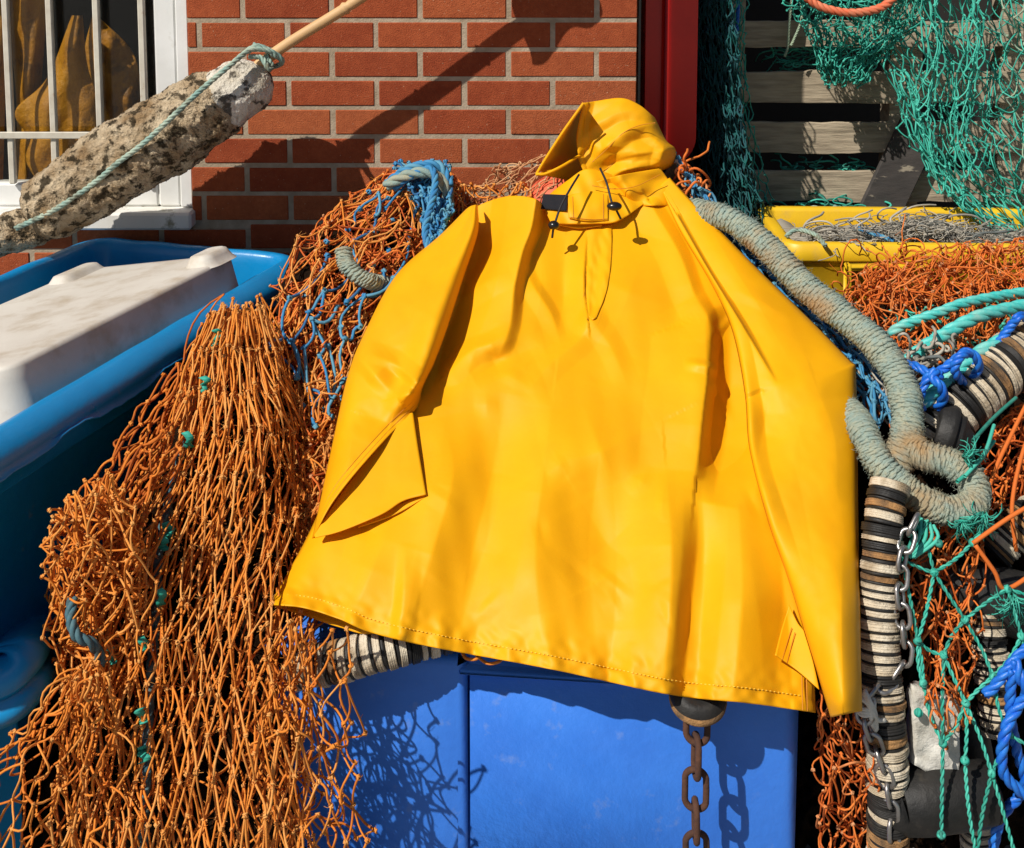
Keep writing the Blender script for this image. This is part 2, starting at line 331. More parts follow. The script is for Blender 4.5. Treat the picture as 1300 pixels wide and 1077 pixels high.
# oilskins hanging inside
def hung(pts_l, pts_r, Y, label, seed, mat='oil', n=34):
    Lc, Rc = cat(pts_l, n), cat(pts_r, n); u = np.linspace(0, 1, n)[None, :]
    X = Lc[:, :1] * (1 - u) + Rc[:, :1] * u; Yp = Lc[:, 1:] * (1 - u) + Rc[:, 1:] * u
    wob = Wob(34, seed=seed); wob2 = Wob(90, seed=seed + 1)
    D = Y - .035 * np.sin(np.pi * u) - .005 * wob(X * 1.2, Yp * .35) - .007 * wob2(X, Yp) + .03 * np.abs(((X + Yp * .35) % 46) / 46 - .5)
    o = MB().grid(P(X, Yp, D)).obj('oilskin', M[mat], solid=.004); tag(o, label, 'oilskin', 'oilskins hanging inside the window'); return o
hung([(-40, -40), (-42, 60), (-50, 240)], [(8, -40), (8, 60), (3, 240)], WY + .20, 'orange oilskin at the far left edge of the window pane', 1)
hung([(18, -40), (12, 20), (22, 140), (18, 240)], [(62, -40), (58, 30), (50, 130), (42, 240)], WY + .24, 'straight orange oilskin hanging behind the leftmost window bars', 2)
hung([(92, 20), (60, 100), (20, 140), (34, 170)], [(104, 20), (112, 90), (140, 150), (142, 170)], WY + .16, 'bright yellow oilskin jacket spread wide behind the middle window bars', 3)
hung([(118, 20), (108, 76), (128, 160), (120, 240)], [(122, 20), (168, 66), (180, 120), (190, 240)], WY + .26, 'dull orange oilskin behind the right end of the window pane', 4)
hung([(40, 176), (34, 205), (55, 240)], [(118, 176), (110, 205), (92, 240)], WY + .14, 'yellow oilskin trousers low behind the horizontal window bar', 5)

# ---------------------------------------------------------------- rope builders
def frames(C):
    T = np.gradient(C, axis=0); T /= np.linalg.norm(T, axis=1, keepdims=True) + 1e-12
    u = np.eye(3)[np.argmin(np.abs(T[0]))]; U = np.zeros_like(C)
    for i in range(len(C)):
        u = u - (u @ T[i]) * T[i]; u /= np.linalg.norm(u) + 1e-12; U[i] = u
    return T, U, np.cross(T, U)
def px3(pts, n):            # [(x,y,Y)...] -> smooth world curve
    c = cat(pts, n); return P(c[:, 0], c[:, 1], c[:, 2])
def laid(mb, pts, r, strands=3, pitch=7.0, n=None, world=False, K=7, sub=1):
    C = pts if world else px3(pts, 200)
    Ln = np.linalg.norm(np.diff(C, axis=0), axis=1).sum(); n = n or int(max(24, Ln / (pitch * r) * 14))
    s = np.linspace(0, len(C) - 1, n); C = np.stack([np.interp(s, np.arange(len(C)), C[:, k]) for k in range(3)], 1)
    T, U, W = frames(C); ph = np.linspace(0, Ln / (pitch * r) * 2 * np.pi, n)
    for k in range(strands):
        a = ph + k * 2 * np.pi / strands
        mb.tubes((C + r * .5 * (U * np.cos(a)[:, None] + W * np.sin(a)[:, None]))[None], r * .56, K, tone=random.random(), cap=True)
    return mb
def served(mb, pts, r, rw=.004, world=False):
    C = pts if world else px3(pts, 160)
    Ln = np.linalg.norm(np.diff(C, axis=0), axis=1).sum()
    T, U, W = frames(C); wob = Wob(.07, 3, seed=int(r * 1e5))
    rr = r * (1 + .05 * wob(C[:, 0], C[:, 1], C[:, 2]))
    mb.tubes(C[None], (rr - rw * .25)[None], 28, cap=True, tone=.4)
    turns = Ln / (rw * 2.05); n = int(turns * 20); s = np.linspace(0, len(C) - 1, n)
    ip = lambda A: np.stack([np.interp(s, np.arange(len(C)), A[:, k]) for k in range(3)], 1)
    Ci, Ui, Wi, Ti = ip(C), ip(U), ip(W), ip(T); ri = np.interp(s, np.arange(len(C)), rr)
    a = np.linspace(0, turns * 2 * np.pi, n)
    tilt = rw * 1.6 * np.sin(a * .013 * 7) + rw * 1.4 * np.sin(a + 1)
    H = Ci + (Ui * np.cos(a)[:, None] + Wi * np.sin(a)[:, None]) * (ri - rw * .25 + rw * .12 * np.sin(a * .37 + 2 * np.sin(a * .05)))[:, None] + Ti * tilt[:, None]
    # the winding is itself a two-strand twine
    Th, Uh, Wh = frames(H); b = np.linspace(0, n / 20 * 2 * np.pi * r / (rw * 1.5), n)
    for q in (0, np.pi):
        mb.tubes((H + rw * .42 * (Uh * np.cos(b + q)[:, None] + Wh * np.sin(b + q)[:, None]))[None], rw * .70, 5,
                 tone=None if False else np.clip(.5 + .5 * np.interp(np.arange(n), np.arange(0, n + 60, 60), rng.uniform(-1, 1, len(np.arange(0, n + 60, 60)))), 0, 1).repeat(5).mean())
    return mb

# ---------------------------------------------------------------- marker buoy
bu = thing('marker_buoy', 'crusty weathered foam marker buoy lashed to a bamboo pole', 'buoy', P(20, 300, 2.782))
def lump(ctrl, radii, rough, seed, mat, name, parent, K=150, N=320, tone=.5):
    C = px3(ctrl, N); T, U, W = frames(C); r = np.interp(np.linspace(0, 1, N), np.linspace(0, 1, len(radii)), radii)
    t = np.linspace(0, 1, N); L_ = np.linalg.norm(C[-1] - C[0]); rend = np.median(radii)
    e = np.minimum(t, 1 - t) * L_ / (rend * .7); r = r * np.sqrt(np.clip(1 - (1 - np.clip(e, 0, 1)) ** 2, .0004, 1))
    a = np.linspace(0, 2 * np.pi, K, endpoint=False)
    G = C[:, None] + r[:, None, None] * (U[:, None] * np.cos(a)[:, None] + W[:, None] * np.sin(a)[:, None])
    dirs = (U[:, None] * np.cos(a)[:, None] + W[:, None] * np.sin(a)[:, None])
    d = 0
    for wl, am in ((.12, 1), (.045, .5), (.02, .4), (.011, .34), (.007, .26)):
        v = Wob(wl, 3, n=12, seed=seed + int(wl * 1000))(G[..., 0], G[..., 1], G[..., 2]); d = d + am * (v if wl > .03 else -np.abs(v))
    G = G + dirs * (d * rough)[..., None]
    return MB().grid(G, closed_v=True).obj(name, mat, parent)
lump([(38, 285, 2.782), (120, 226, 2.787), (230, 160, 2.802), (300, 118, 2.817)], [.080, .096, .100, .094, .086], .0065, 11, M['foam'], 'float', bu)
lump([(262, 142, 2.807), (310, 112, 2.817), (341, 90, 2.822)], [.074, .080, .068, .050], .004, 15, M['foam2'], 'float_tip', bu)
lump([(-60, 335, 2.772), (0, 302, 2.777), (70, 282, 2.782)], [.035, .05, .05, .04], .006, 19, M['foam'], 'float_butt', bu)
pc = px3([(250, 150, 2.817), (345, 70, 2.827), (455, 0, 2.832), (620, -112, 2.842), (760, -207, 2.842)], 160)
pr = .0155 - .0000 * np.arange(160); nodes = [60, 86, 112, 138]
rr = np.full(160, .0135)
for nd in nodes: rr[nd] += .003; rr[nd + 1] -= .0015
MB().tubes(pc[None], rr[None], 14, cap=True).obj('bamboo_pole', M['bamboo'], bu)
rp = MB(); laid(rp, [(20, 290, 2.707), (70, 266, 2.694), (120, 232, 2.697), (148, 208, 2.687), (180, 184, 2.694), (215, 152, 2.682), (250, 119, 2.697), (290, 85, 2.722), (318, 64, 2.782), (345, 66, 2.804), (358, 78, 2.822)], .0065)
laid(rp, [(312, 66, 2.787), (326, 59, 2.797), (345, 66, 2.807), (358, 77, 2.822), (350, 84, 2.842), (332, 80, 2.842)], .0068)
laid(rp, [(316, 72, 2.782), (332, 74, 2.792), (341, 88, 2.777), (345, 84, 2.802), (338, 70, 2.812)], .0065)
laid(rp, [(322, 57, 2.812), (338, 62, 2.804), (350, 72, 2.81), (355, 70, 2.832)], .0065)
rp.obj('lashing_rope', M['trope'], bu)
# flag near the pole top (above the frame; the photo shows its shadow on the wall)
fb = P(560, -125, 2.832); ft = P(660, -190, 2.842)
u = np.linspace(0, 1, 14); v = np.linspace(0, 1, 14); G = np.zeros((14, 14, 3))
for i in range(14):
    for j in range(14):
        p = fb * (1 - u[i]) + ft * u[i]; G[i, j] = p + np.array([.05 * v[j], .01 * math.sin(6 * v[j]), -.16 * v[j] - .02 * math.sin(9 * u[i]) * v[j]])
MB().grid(G).obj('flag', M['flag'], bu, solid=.002)

# ---------------------------------------------------------------- tubs
def rrect(cx, cy, L, Wd, r, ang, n=10):
    """closed rounded rectangle path, L along local x, Wd along local y; returns points and outward normals"""
    P_, N_ = [], []
    for sx, sy, a0 in ((1, 1, 0), (-1, 1, 90), (-1, -1, 180), (1, -1, 270)):
        for t in np.linspace(0, 90, n):
            a = R(a0 + t); P_.append((sx * (L / 2 - r) + r * math.cos(a), sy * (Wd / 2 - r) + r * math.sin(a))); N_.append((math.cos(a), math.sin(a)))
    P_ = np.array(P_); N_ = np.array(N_)
    # add points along the straights
    Q, NN = [], []
    m = len(P_)
    for i in range(m):
        j = (i + 1) % m; d = np.linalg.norm(P_[j] - P_[i]); k = max(1, int(d / .02))
        for t in range(k): Q.append(P_[i] * (1 - t / k) + P_[j] * t / k); NN.append(N_[i] * (1 - t / k) + N_[j] * t / k)
    Q = np.array(Q); NN = np.array(NN); c, s = math.cos(ang), math.sin(ang); Mx = np.array([[c, -s], [s, c]])
    return Q @ Mx.T + (cx, cy), NN @ Mx.T
def sweep(path, nrm, prof, z0, wav=None):
    G = np.zeros((len(path), len(prof), 3))
    for j, (o, z) in enumerate(prof):
        G[:, j, :2] = path + nrm * o; G[:, j, 2] = z0 + z
    if wav is not None: G = wav(G)
    return G
rimz = P(390, 318, 2.84)[2]
pA = P(404, 318, 2.84)[:2]; _s = (CAMZ - rimz) / (CAMZ - P(0, 560, 1.)[2]); pB = P(0, 560, _s)[:2]
dr = (pA - pB) / np.linalg.norm(pA - pB); nr = np.array([dr[1], -dr[0]])       # along the side, outward (right)
ang = math.atan2(dr[1], dr[0]); Lt, Wt = 1.5, .66
cen = pA + nr * .01 - dr * (Lt / 2) - nr * (Wt / 2)
path, nrm = rrect(cen[0], cen[1], Lt, Wt, .11, ang)
wobt = Wob(.16, 2, seed=3); wobt2 = Wob(.05, 2, seed=4)
prof = [(-.085, -.42), (-.075, -.2), (-.070, -.07), (-.066, -.03), (-.063, -.010), (-.057, -.002), (-.048, .0), (-.036, -.003), (-.022, -.010), (-.010, -.019), (-.003, -.030),
        (-.001, -.040), (-.004, -.046), (.004, -.049), (.005, -.0515), (.003, -.054), (-.006, -.052), (-.010, -.056), (-.012, -.085), (-.016, -.090), (-.026, -.094), (-.036, -.3), (-.05, -.62)]
def wv(G):
    for j in (13, 14, 15, 16):
        jag = wobt(G[:, j, 0] * 1.0, G[:, j, 1]); G[:, j, 2] += .006 * np.sign(jag) * np.abs(jag) ** .3 + .002 * wobt2(G[:, j, 0], G[:, j, 1])
    G[..., 2] += .0012 * wobt(G[..., 0], G[..., 1]) ; return G
tub = thing('fish_tub', 'big blue plastic tub holding an upturned white box under the window', 'tub', (cen[0], cen[1], rimz - .62))
tb = MB().grid(sweep(path, nrm, prof, rimz, wv), closed_u=True)
bp, bn = rrect(cen[0], cen[1], Lt - .15, Wt - .15, .08, ang)
tb.add(np.c_[bp, np.full(len(bp), rimz - .40)], np.arange(len(bp))[None])
tb.obj('shell', M['tub'], tub)
# moulded ribs inside the far end
rb = MB()
for px in (150,):
    q = P(px, 345, 2.74); rb.box((q[0], 2.752, rimz - .14), (.03, .03, .22), rot=ang - R(90), bev=.01)
rb.obj('inner_rib', M['tub'], tub)
# the lower tub with its curved lip
t2 = thing('fish_tub', 'lower blue tub with a rounded lip at the bottom left edge', 'tub', P(-150, 900, 1.75) - np.array([0, 0, .4]))
lipc = px3([(-260, 885, 1.62), (-100, 890, 1.62), (0, 870, 1.63), (40, 842, 1.66), (58, 815, 1.72), (68, 790, 1.9), (70, 760, 2.2)], 60)
m_ = MB(); T, U, W = frames(lipc)
dn = np.array([0, 0, -1.]); out = np.cross(T, dn); out /= np.linalg.norm(out, axis=1, keepdims=True)
prof2 = [(-.09, -.01), (-.06, .010), (-.03, .018), (-.01, .014), (.002, .002), (.004, -.014), (-.004, -.024), (-.010, -.028), (.004, -.034), (.010, -.046), (.006, -.062), (-.010, -.066), (-.05, -.07), (-.13, -.12), (-.14, -.4)]
G = np.stack([lipc - out * a_ * 1.0 + np.array([0, 0, z_ + .0]) for a_, z_ in prof2], 1)
G2 = np.stack([lipc + out * a_ * 1.0 + np.array([0, 0, z_ + .0]) for a_, z_ in prof2], 1)
m_.grid(G if (lipc - out * .1)[:, 0].mean() > lipc[:, 0].mean() else G2); m_.obj('shell', M['tub'], t2, solid=.006)

# white upturned box
def quadbox(cor, h, taper, r=.03, n=8):
    """rounded tray upside down: cor = 4 top corners (world), sides flare outwards going down"""
    c = np.mean(cor, 0); nz = np.cross(cor[1] - cor[0], cor[3] - cor[0]); nz /= np.linalg.norm(nz)
    if nz[2] < 0: nz = -nz
    ex = cor[1] - cor[0]; Lx = np.linalg.norm(ex); ex /= Lx; ey = np.cross(nz, ex); Ly = abs(np.dot(cor[3] - cor[0], ey))
    return c, ex, ey, nz, Lx, Ly
A = P(300, 321, 2.62); _k = (CAMZ - A[2]) / (CAMZ - P(12, 466, 1.)[2]); A2 = P(12, 466, _k); dirn = (A2 - A); Lw = np.linalg.norm(dirn); dirn /= Lw
side = np.array([dirn[1], -dirn[0], 0]) * .42 + np.array([0, 0, -.075])
B_ = A + side; A2 = A + dirn * Lw; B2 = B_ + dirn * Lw
c, ex, ey, nz, Lx, Ly = quadbox(np.array([A, A2, B2, B_]), 0, 0)
wb = thing('fish_box', 'upturned white plastic fish box lying inside the blue tub', 'fish box', c - nz * .2)
m_ = MB(); rings = []
pf = [(-.03, .0), (-.009, -.0005), (-.003, -.003), (.0, -.009), (.002, -.03), (.014, -.16), (.018, -.165), (.026, -.168), (.026, -.19)]
pth, nn = rrect(0, 0, Lx, Ly, .036, 0)
for o_, z_ in pf: rings.append(np.array([c + ex * (p[0] + q[0] * o_) + ey * (p[1] + q[1] * o_) + nz * z_ for p, q in zip(pth, nn)]))
m_.grid(np.stack(rings, 1), closed_u=True)
ctop = [c + ex * p[0] * .965 + ey * p[1] * .93 + nz * 0 for p in pth]
top = rings[0]; vv = np.vstack([top, (c - nz * .004)[None]]); k = len(top)
m_.add(vv, np.array([[i, (i + 1) % k, k] for i in range(k)]))
m_.obj('shell', M['whitebox'], wb)
def foot(at, l, wdt, h, dir2=None):
    e1 = ex if dir2 is None else dir2; e2 = np.cross(nz, e1); Rm = np.stack([e1, e2, nz], 1)
    p_, q_ = rrect(0, 0, l, wdt, wdt * .42, 0); G = np.stack([np.array([at + e1 * (p[0] + q[0] * o_) + e2 * (p[1] + q[1] * o_) + nz * z_ for p, q in zip(p_, q_)]) for o_, z_ in ((.016, -.006), (.008, .001), (.002, h * .5), (-.003, h * .88), (-.010, h))], 1)
    m_ = MB().grid(G, closed_u=True); m_.add(G[:, -1], np.arange(len(G))[None]); return m_.obj('foot', M['whitebox'], wb)
Ex = -ex if np.dot(ex, dr_ := np.array([dr[0], dr[1], 0])) > 0 else ex   # towards the camera
foot(A + Ex * .055 + (B_ - A) / .43 * .035, .10, .06, .022)
foot(B_ + Ex * .07 - (B_ - A) / .43 * .04, .13, .05, .015)
rg = MB(); 

# ---------------------------------------------------------------- nets
def net(mb, fn, nu, nv, r=.0022, jit=.22, sag=6, dj=.012, knots=True, K=5, N=7, tone=(0, 1), keep=1.0, kr=1.25, seed=0, warp=None, s2f=.16):
    """diamond netting laid on fn(u,v)->(x,y,Y); jit in cells, sag in photo px, dj depth jitter m"""
    g_ = np.random.default_rng(seed)
    I, J = np.meshgrid(np.arange(nu + 1), np.arange(nv + 1)); u = (I + .5 * (J % 2)) / nu; v = J / nv
    u = u + g_.normal(0, jit, u.shape) / nu * .5; v = v + g_.normal(0, jit, v.shape) / nv * .5
    x, y, Y = fn(u, v); Y = Y + g_.normal(0, dj, Y.shape) * .5
    if warp:
        am, wl = warp; e_ = np.clip(np.minimum(np.minimum(u, 1 - u), np.minimum(v, 1 - v)) * 5, .25, 1)
        wx, wy_, wz_ = Wob(wl, seed=seed + 500)(x, y), Wob(wl, seed=seed + 600)(x, y), Wob(wl * .7, seed=seed + 700)(x, y)
        x = x + am * wx * e_; y = y + am * wy_ * e_; Y = Y + am / F * 2 * wz_ * .8
    nodes = np.stack([x, y, Y], -1)
    ed = []
    for j in range(nv):
        for i in range(nu + 1):
            for di in ((0, 1) if j % 2 else (-1, 0)):
                k = i + di
                if 0 <= k <= nu and g_.random() < keep: ed.append((j, i, j + 1, k))
    ed = np.array(ed); a = nodes[ed[:, 0], ed[:, 1]]; b = nodes[ed[:, 2], ed[:, 3]]
    t = np.linspace(0, 1, N)[None, :, None]; bow = 4 * t * (1 - t); s2 = np.sin(2 * np.pi * t)
    d = b - a; nrm_ = np.stack([-d[:, 1], d[:, 0], 0 * d[:, 0]], 1); nrm_ /= np.linalg.norm(nrm_, axis=1, keepdims=True) + 1e-9
    off = nrm_ * g_.normal(0, sag * .55, (len(a), 1)) + np.stack([0 * d[:, 0], g_.uniform(0, sag * .6, len(a)), g_.normal(0, dj * .5, len(a))], 1)
    off2 = nrm_ * g_.normal(0, sag * s2f, (len(a), 1))
    C = a[:, None] * (1 - t) + b[:, None] * t + off[:, None] * bow + off2[:, None] * s2
    tn = g_.uniform(tone[0], tone[1], len(a)); rad = r * g_.uniform(.82, 1.15, len(a))
    mb.tubes(P(C[..., 0], C[..., 1], C[..., 2]), rad, K, tone=tn)
    if knots:
        W_ = P(nodes[..., 0], nodes[..., 1], nodes[..., 2]).reshape(-1, 3); S = len(W_)
        a0 = g_.uniform(0, 6.28, (S, 1)); th = np.linspace(0, 4 * np.pi, 9)[None] + a0
        q1 = g_.normal(size=(S, 3)); q1 /= np.linalg.norm(q1, axis=1, keepdims=True); q2 = np.cross(q1, g_.normal(size=(S, 3))); q2 /= np.linalg.norm(q2, axis=1, keepdims=True)
        rr = r * kr
        Ck = W_[:, None] + rr * (np.cos(th)[..., None] * q1[:, None] + np.sin(th)[..., None] * q2[:, None]) + np.cross(q1, q2)[:, None] * (np.linspace(-1, 1, 9)[None, :, None] * rr)
        mb.tubes(Ck, r * 1.05, 4, tone=np.clip(g_.uniform(tone[0], tone[1], S) + .3, 0, 1))
    return mb
def chaos(mb, fn, n, length=60, curl=.9, r=.0022, dz=.03, K=5, N=16, tone=(0, 1), seed=0, ysc=1.0, heading=None, hs=3.14):
    """loose tangled strands lying about on fn(u,v)->(x,y,Y)"""
    g_ = np.random.default_rng(seed); u, v = g_.random(n), g_.random(n); x, y, Y = fn(u, v)
    h = (heading if heading is not None else 0) + g_.uniform(-hs, hs, n)
    kv = g_.normal(0, curl, n); step = length / (N - 1) * g_.uniform(.6, 1.4, n); pts = []
    yo = g_.uniform(-dz, dz * .6, n); vy = g_.normal(0, dz * .2, n)
    for i in range(N):
        pts.append(np.stack([x, y, Y + yo], 1)); x = x + np.cos(h) * step; y = y + np.sin(h) * step * ysc
        kv = .8 * kv + g_.normal(0, curl * .45, n); h = h + kv * .8; yo = yo + vy; vy = .7 * vy + g_.normal(0, dz * .1, n)
    C = np.stack(pts, 1)
    e_ = np.abs(np.linspace(-1, 1, N)); C[..., 2] += (.05 * e_ ** 4)[None]
    mb.tubes(P(C[..., 0], C[..., 1], C[..., 2]), r * g_.uniform(.8, 1.15, n), K, tone=g_.uniform(tone[0], tone[1], n)); return mb
def fuzz(mb, n, ln, r=.00035, seed=9):
    """short loose fibres standing off the twine"""
    g_ = np.random.default_rng(seed); V = np.vstack(mb.v); T_ = np.concatenate(mb.t); i = g_.integers(0, len(V), n); p = V[i]; L_ = ln / F * p[:, 1:2]
    d = g_.normal(size=(n, 3)); d /= np.linalg.norm(d, axis=1, keepdims=True); b_ = g_.normal(size=(n, 3)) * .5
    t = np.linspace(0, 1, 4)[None, :, None]; C = p[:, None] + L_[:, None] * (d[:, None] * t + b_[:, None] * t * t) * g_.uniform(.3, 1, (n, 1, 1)); mb.tubes(C, r, 3, tone=T_[i]); return mb
def poly(Lp, Rp, depth, lump_=.03, wl=90, seed=0, Rdepth=None, bulge=0):
    """ruled region between left and right outlines; depth(x,y) gives Y; returns fn(u,v)"""
    Lc, Rc = cat(Lp, 80), cat(Rp, 80); wob = Wob(wl, seed=seed)
    def fn(u, v):
        u = np.asarray(u, float); v = np.asarray(v, float); s = np.clip(v, -.1, 1.1) * 79; ii = np.arange(80)
        def ev(C, k):
            base = np.interp(s, ii, C[:, k]); 
            return base + np.where(s > 79, (s - 79) * (C[-1, k] - C[-2, k]), 0) + np.where(s < 0, s * (C[1, k] - C[0, k]), 0)
        x = ev(Lc, 0) * (1 - u) + ev(Rc, 0) * u; y = ev(Lc, 1) * (1 - u) + ev(Rc, 1) * u
        Y = depth(x, y) + lump_ * wob(x, y) - bulge * np.sin(np.pi * np.clip(u, 0, 1)); return x, y, Y
    return fn
def core(fn, mat, off, parent, name='net_backing', nu=50, nv=50, thick=.12, rough=.02, seed=5):  # opaque backing added behind a net; dark colour paints in its shaded gaps
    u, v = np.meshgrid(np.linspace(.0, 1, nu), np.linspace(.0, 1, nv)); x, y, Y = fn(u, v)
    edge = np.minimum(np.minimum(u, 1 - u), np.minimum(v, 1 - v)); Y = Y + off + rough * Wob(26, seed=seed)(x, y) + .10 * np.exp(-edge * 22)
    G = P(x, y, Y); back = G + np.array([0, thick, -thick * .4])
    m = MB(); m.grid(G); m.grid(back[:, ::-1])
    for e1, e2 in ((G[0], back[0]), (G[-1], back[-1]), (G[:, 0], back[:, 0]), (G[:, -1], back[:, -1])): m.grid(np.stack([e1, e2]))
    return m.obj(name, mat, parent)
def lerpY(pts):            # depth from list of (y, Y) by inverse depth
    ys = [p[0] for p in pts]; iv = [1 / p[1] for p in pts]
    return lambda x, y: 1 / np.interp(y, ys, iv)

def back(fn, d): return lambda u, v: (lambda a: (a[0], a[1], a[2] + d))(fn(u, v))
# -- left heap -------------------------------------------------------------
def dl(x, y):
    b = 1 / np.interp(y, [380, 450, 600, 800, 1100], [1 / 2.16, 1 / 2.06, 1 / 1.86, 1 / 1.66, 1 / 1.52])
    return b + .10 * np.clip((180 - x) / 120, 0, 2) ** 1.3 * np.clip((900 - y) / 300, 0, 1) + .04 * np.abs(x - 290) / 200 + .20 * smooth(325, 420, x) * smooth(800, 740, y)
hL = [(268, 396), (243, 440), (228, 500), (200, 570), (160, 640), (120, 720), (95, 800), (80, 900), (60, 1100)]
hR = [(335, 392), (352, 440), (372, 500), (400, 560), (405, 640), (400, 740), (385, 840), (380, 950), (385, 1100)]
F1 = poly(hL, hR, dl, .022, 80, 1)
heap = thing('fishing_net', 'orange fishing net draped in elongated diamonds down the heap beside the blue tub', 'net', P(280, 1077, 1.7))
m = MB(); net(m, F1, 13, 13, .00175, .22, 3.5, .012, seed=1, tone=(.5, 1), kr=1.7); net(m, back(F1, .014), 12, 13, .00175, .26, 4, .014, seed=8, tone=(.3, .9), kr=1.7, warp=(6, 90)); fuzz(m, 6000, 6)
m.obj('mesh', M['orange'], heap)
m = MB(); F1b = lambda u, v: (lambda a: (a[0], a[1], a[2] + .038))(F1(u * 1.03 - .015, v))
net(m, F1b, 12, 14, .00175, .35, 5, .022, seed=2, tone=(.2, .8), warp=(7, 70))
F1c = lambda u, v: (lambda a: (a[0], a[1], a[2] + .06))(F1(u, v))
F1d = lambda u, v: (lambda a: (a[0], a[1], a[2] + .085))(F1(u, v))
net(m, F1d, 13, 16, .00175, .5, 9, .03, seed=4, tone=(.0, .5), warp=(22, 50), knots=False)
m.obj('under_layers', M['orange'], heap)
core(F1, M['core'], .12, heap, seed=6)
# bulge of tangles on the left of the heap
BL = poly([(70, 650), (62, 720), (62, 800), (80, 880)], [(140, 610), (175, 700), (170, 800), (150, 880)], lambda x, y: 1.68 + 0 * x, .02, 60, 8)
m = MB(); net(m, BL, 7, 12, .0017, .5, 9, .03, seed=12, tone=(.4, .9), warp=(22, 45)); net(m, lambda u, v: (lambda a: (a[0], a[1], a[2] + .03))(BL(u, v)), 8, 13, .0017, .6, 10, .03, seed=14, tone=(.3, .8), warp=(24, 40)); net(m, lambda u, v: (lambda a: (a[0], a[1], a[2] + .055))(BL(u, v)), 9, 14, .0017, .6, 10, .03, seed=15, tone=(.2, .7), warp=(24, 36)); net(m, lambda u, v: (lambda a: (a[0], a[1], a[2] - .02))(BL(u, v)), 3, 6, .0017, .3, 6, .02, seed=16, tone=(.4, .9))
m.obj('tangle', M['orange'], heap)
LL = poly([(85, 860), (10, 935), (-50, 1000), (-90, 1110)], [(130, 850), (140, 930), (140, 1000), (140, 1110)], lambda x, y: 1.56 + 0 * x, .02, 60, 9)
m = MB(); net(m, LL, 6, 6, .00175, .4, 12, .03, seed=13, tone=(.3, .9)); net(m, lambda u, v: (lambda a: (a[0], a[1], a[2] + .05))(LL(u, v)), 6, 7, .00175, .4, 12, .03, seed=14, tone=(.1, .6))
m.obj('skirt', M['orange'], heap)
# shaded netting against the tub
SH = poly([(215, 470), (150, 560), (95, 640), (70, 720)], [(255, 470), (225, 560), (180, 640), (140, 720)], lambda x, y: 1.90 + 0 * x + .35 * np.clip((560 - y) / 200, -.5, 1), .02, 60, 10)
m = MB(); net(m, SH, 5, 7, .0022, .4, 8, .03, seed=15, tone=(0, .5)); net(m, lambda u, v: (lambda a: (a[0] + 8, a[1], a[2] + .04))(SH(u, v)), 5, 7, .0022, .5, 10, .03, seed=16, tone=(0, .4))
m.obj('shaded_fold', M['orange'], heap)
SHc = poly([(225, 450), (150, 580), (95, 700), (80, 800), (60, 880), (-60, 1000), (-100, 1120)], [(300, 450), (300, 580), (300, 700), (300, 800), (300, 880), (300, 1000), (300, 1120)],
           lambda x, y: 1 / np.interp(y, [450, 700, 900, 1100], [1 / 2.3, 1 / 1.98, 1 / 1.80, 1 / 1.74]), .02, 60, 10)
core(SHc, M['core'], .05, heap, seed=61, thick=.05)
# torn green scraps and a bluish rope caught in the net
for k_, (x, y) in enumerate([(210, 675), (200, 760), (178, 820), (174, 910), (118, 800), (135, 835), (235, 560), (270, 430), (205, 690), (180, 960), (256, 490)]):
    q = [(x + random.uniform(-6, 6), y + i * 5 - 10, float(dl(x, y)) - .0 + random.uniform(-.006, .012)) for i in range(5)]
    c_ = px3(q, 8); G = np.stack([c_, c_ + np.array([.012, .002, .003])], 1); m = MB().grid(G); tag(m.obj('net_scrap', M['green_tw'], solid=.002), 'small torn green scrap caught in the orange net heap', 'net scrap', 'green scraps in the orange net')
m = MB(); laid(m, [(235, 560, 2.0), (205, 680, 1.85), (198, 780, 1.77), (190, 880, 1.70), (185, 1000, 1.65), (180, 1100, 1.63)], .008)
tag(m.obj('rope', M['dtrope']), 'faded blue rope running down inside the orange net heap by the tub', 'rope')
m = MB(); laid(m, [(92, 760, 1.66), (90, 785, 1.64), (98, 808, 1.63), (118, 818, 1.64), (130, 842, 1.66)], .008)
tag(m.obj('rope', M['dtrope']), 'short faded blue rope end poking from the leftmost net bulge', 'rope')

# loose net in front of the crate, right of heap
LN = poly([(330, 800), (325, 900), (320, 1100)], [(440, 800), (425, 900), (460, 1100)], lambda x, y: 1.64 - .03 * smooth(830, 1000, y) + 0 * x, .02, 70, 20)
m = MB(); net(m, LN, 4, 8, .00175, .4, 6, .02, seed=21, tone=(.3, .9), kr=1.5); net(m, lambda u, v: (315 + 125 * u, 880 + 200 * v, 1.62 + 0 * u), 4, 6, .00175, .5, 12, .03, seed=23, tone=(.2, .8), warp=(24, 60), kr=1.5)
net(m, lambda u, v: (335 + 60 * u, 800 + 270 * v, 1.66 + 0 * u), 3, 9, .00175, .5, 7, .02, seed=24, tone=(.2, .8), warp=(12, 50), kr=1.5)
fuzz(m, 700, 6); m.obj('front_fringe', M['orange'], heap)

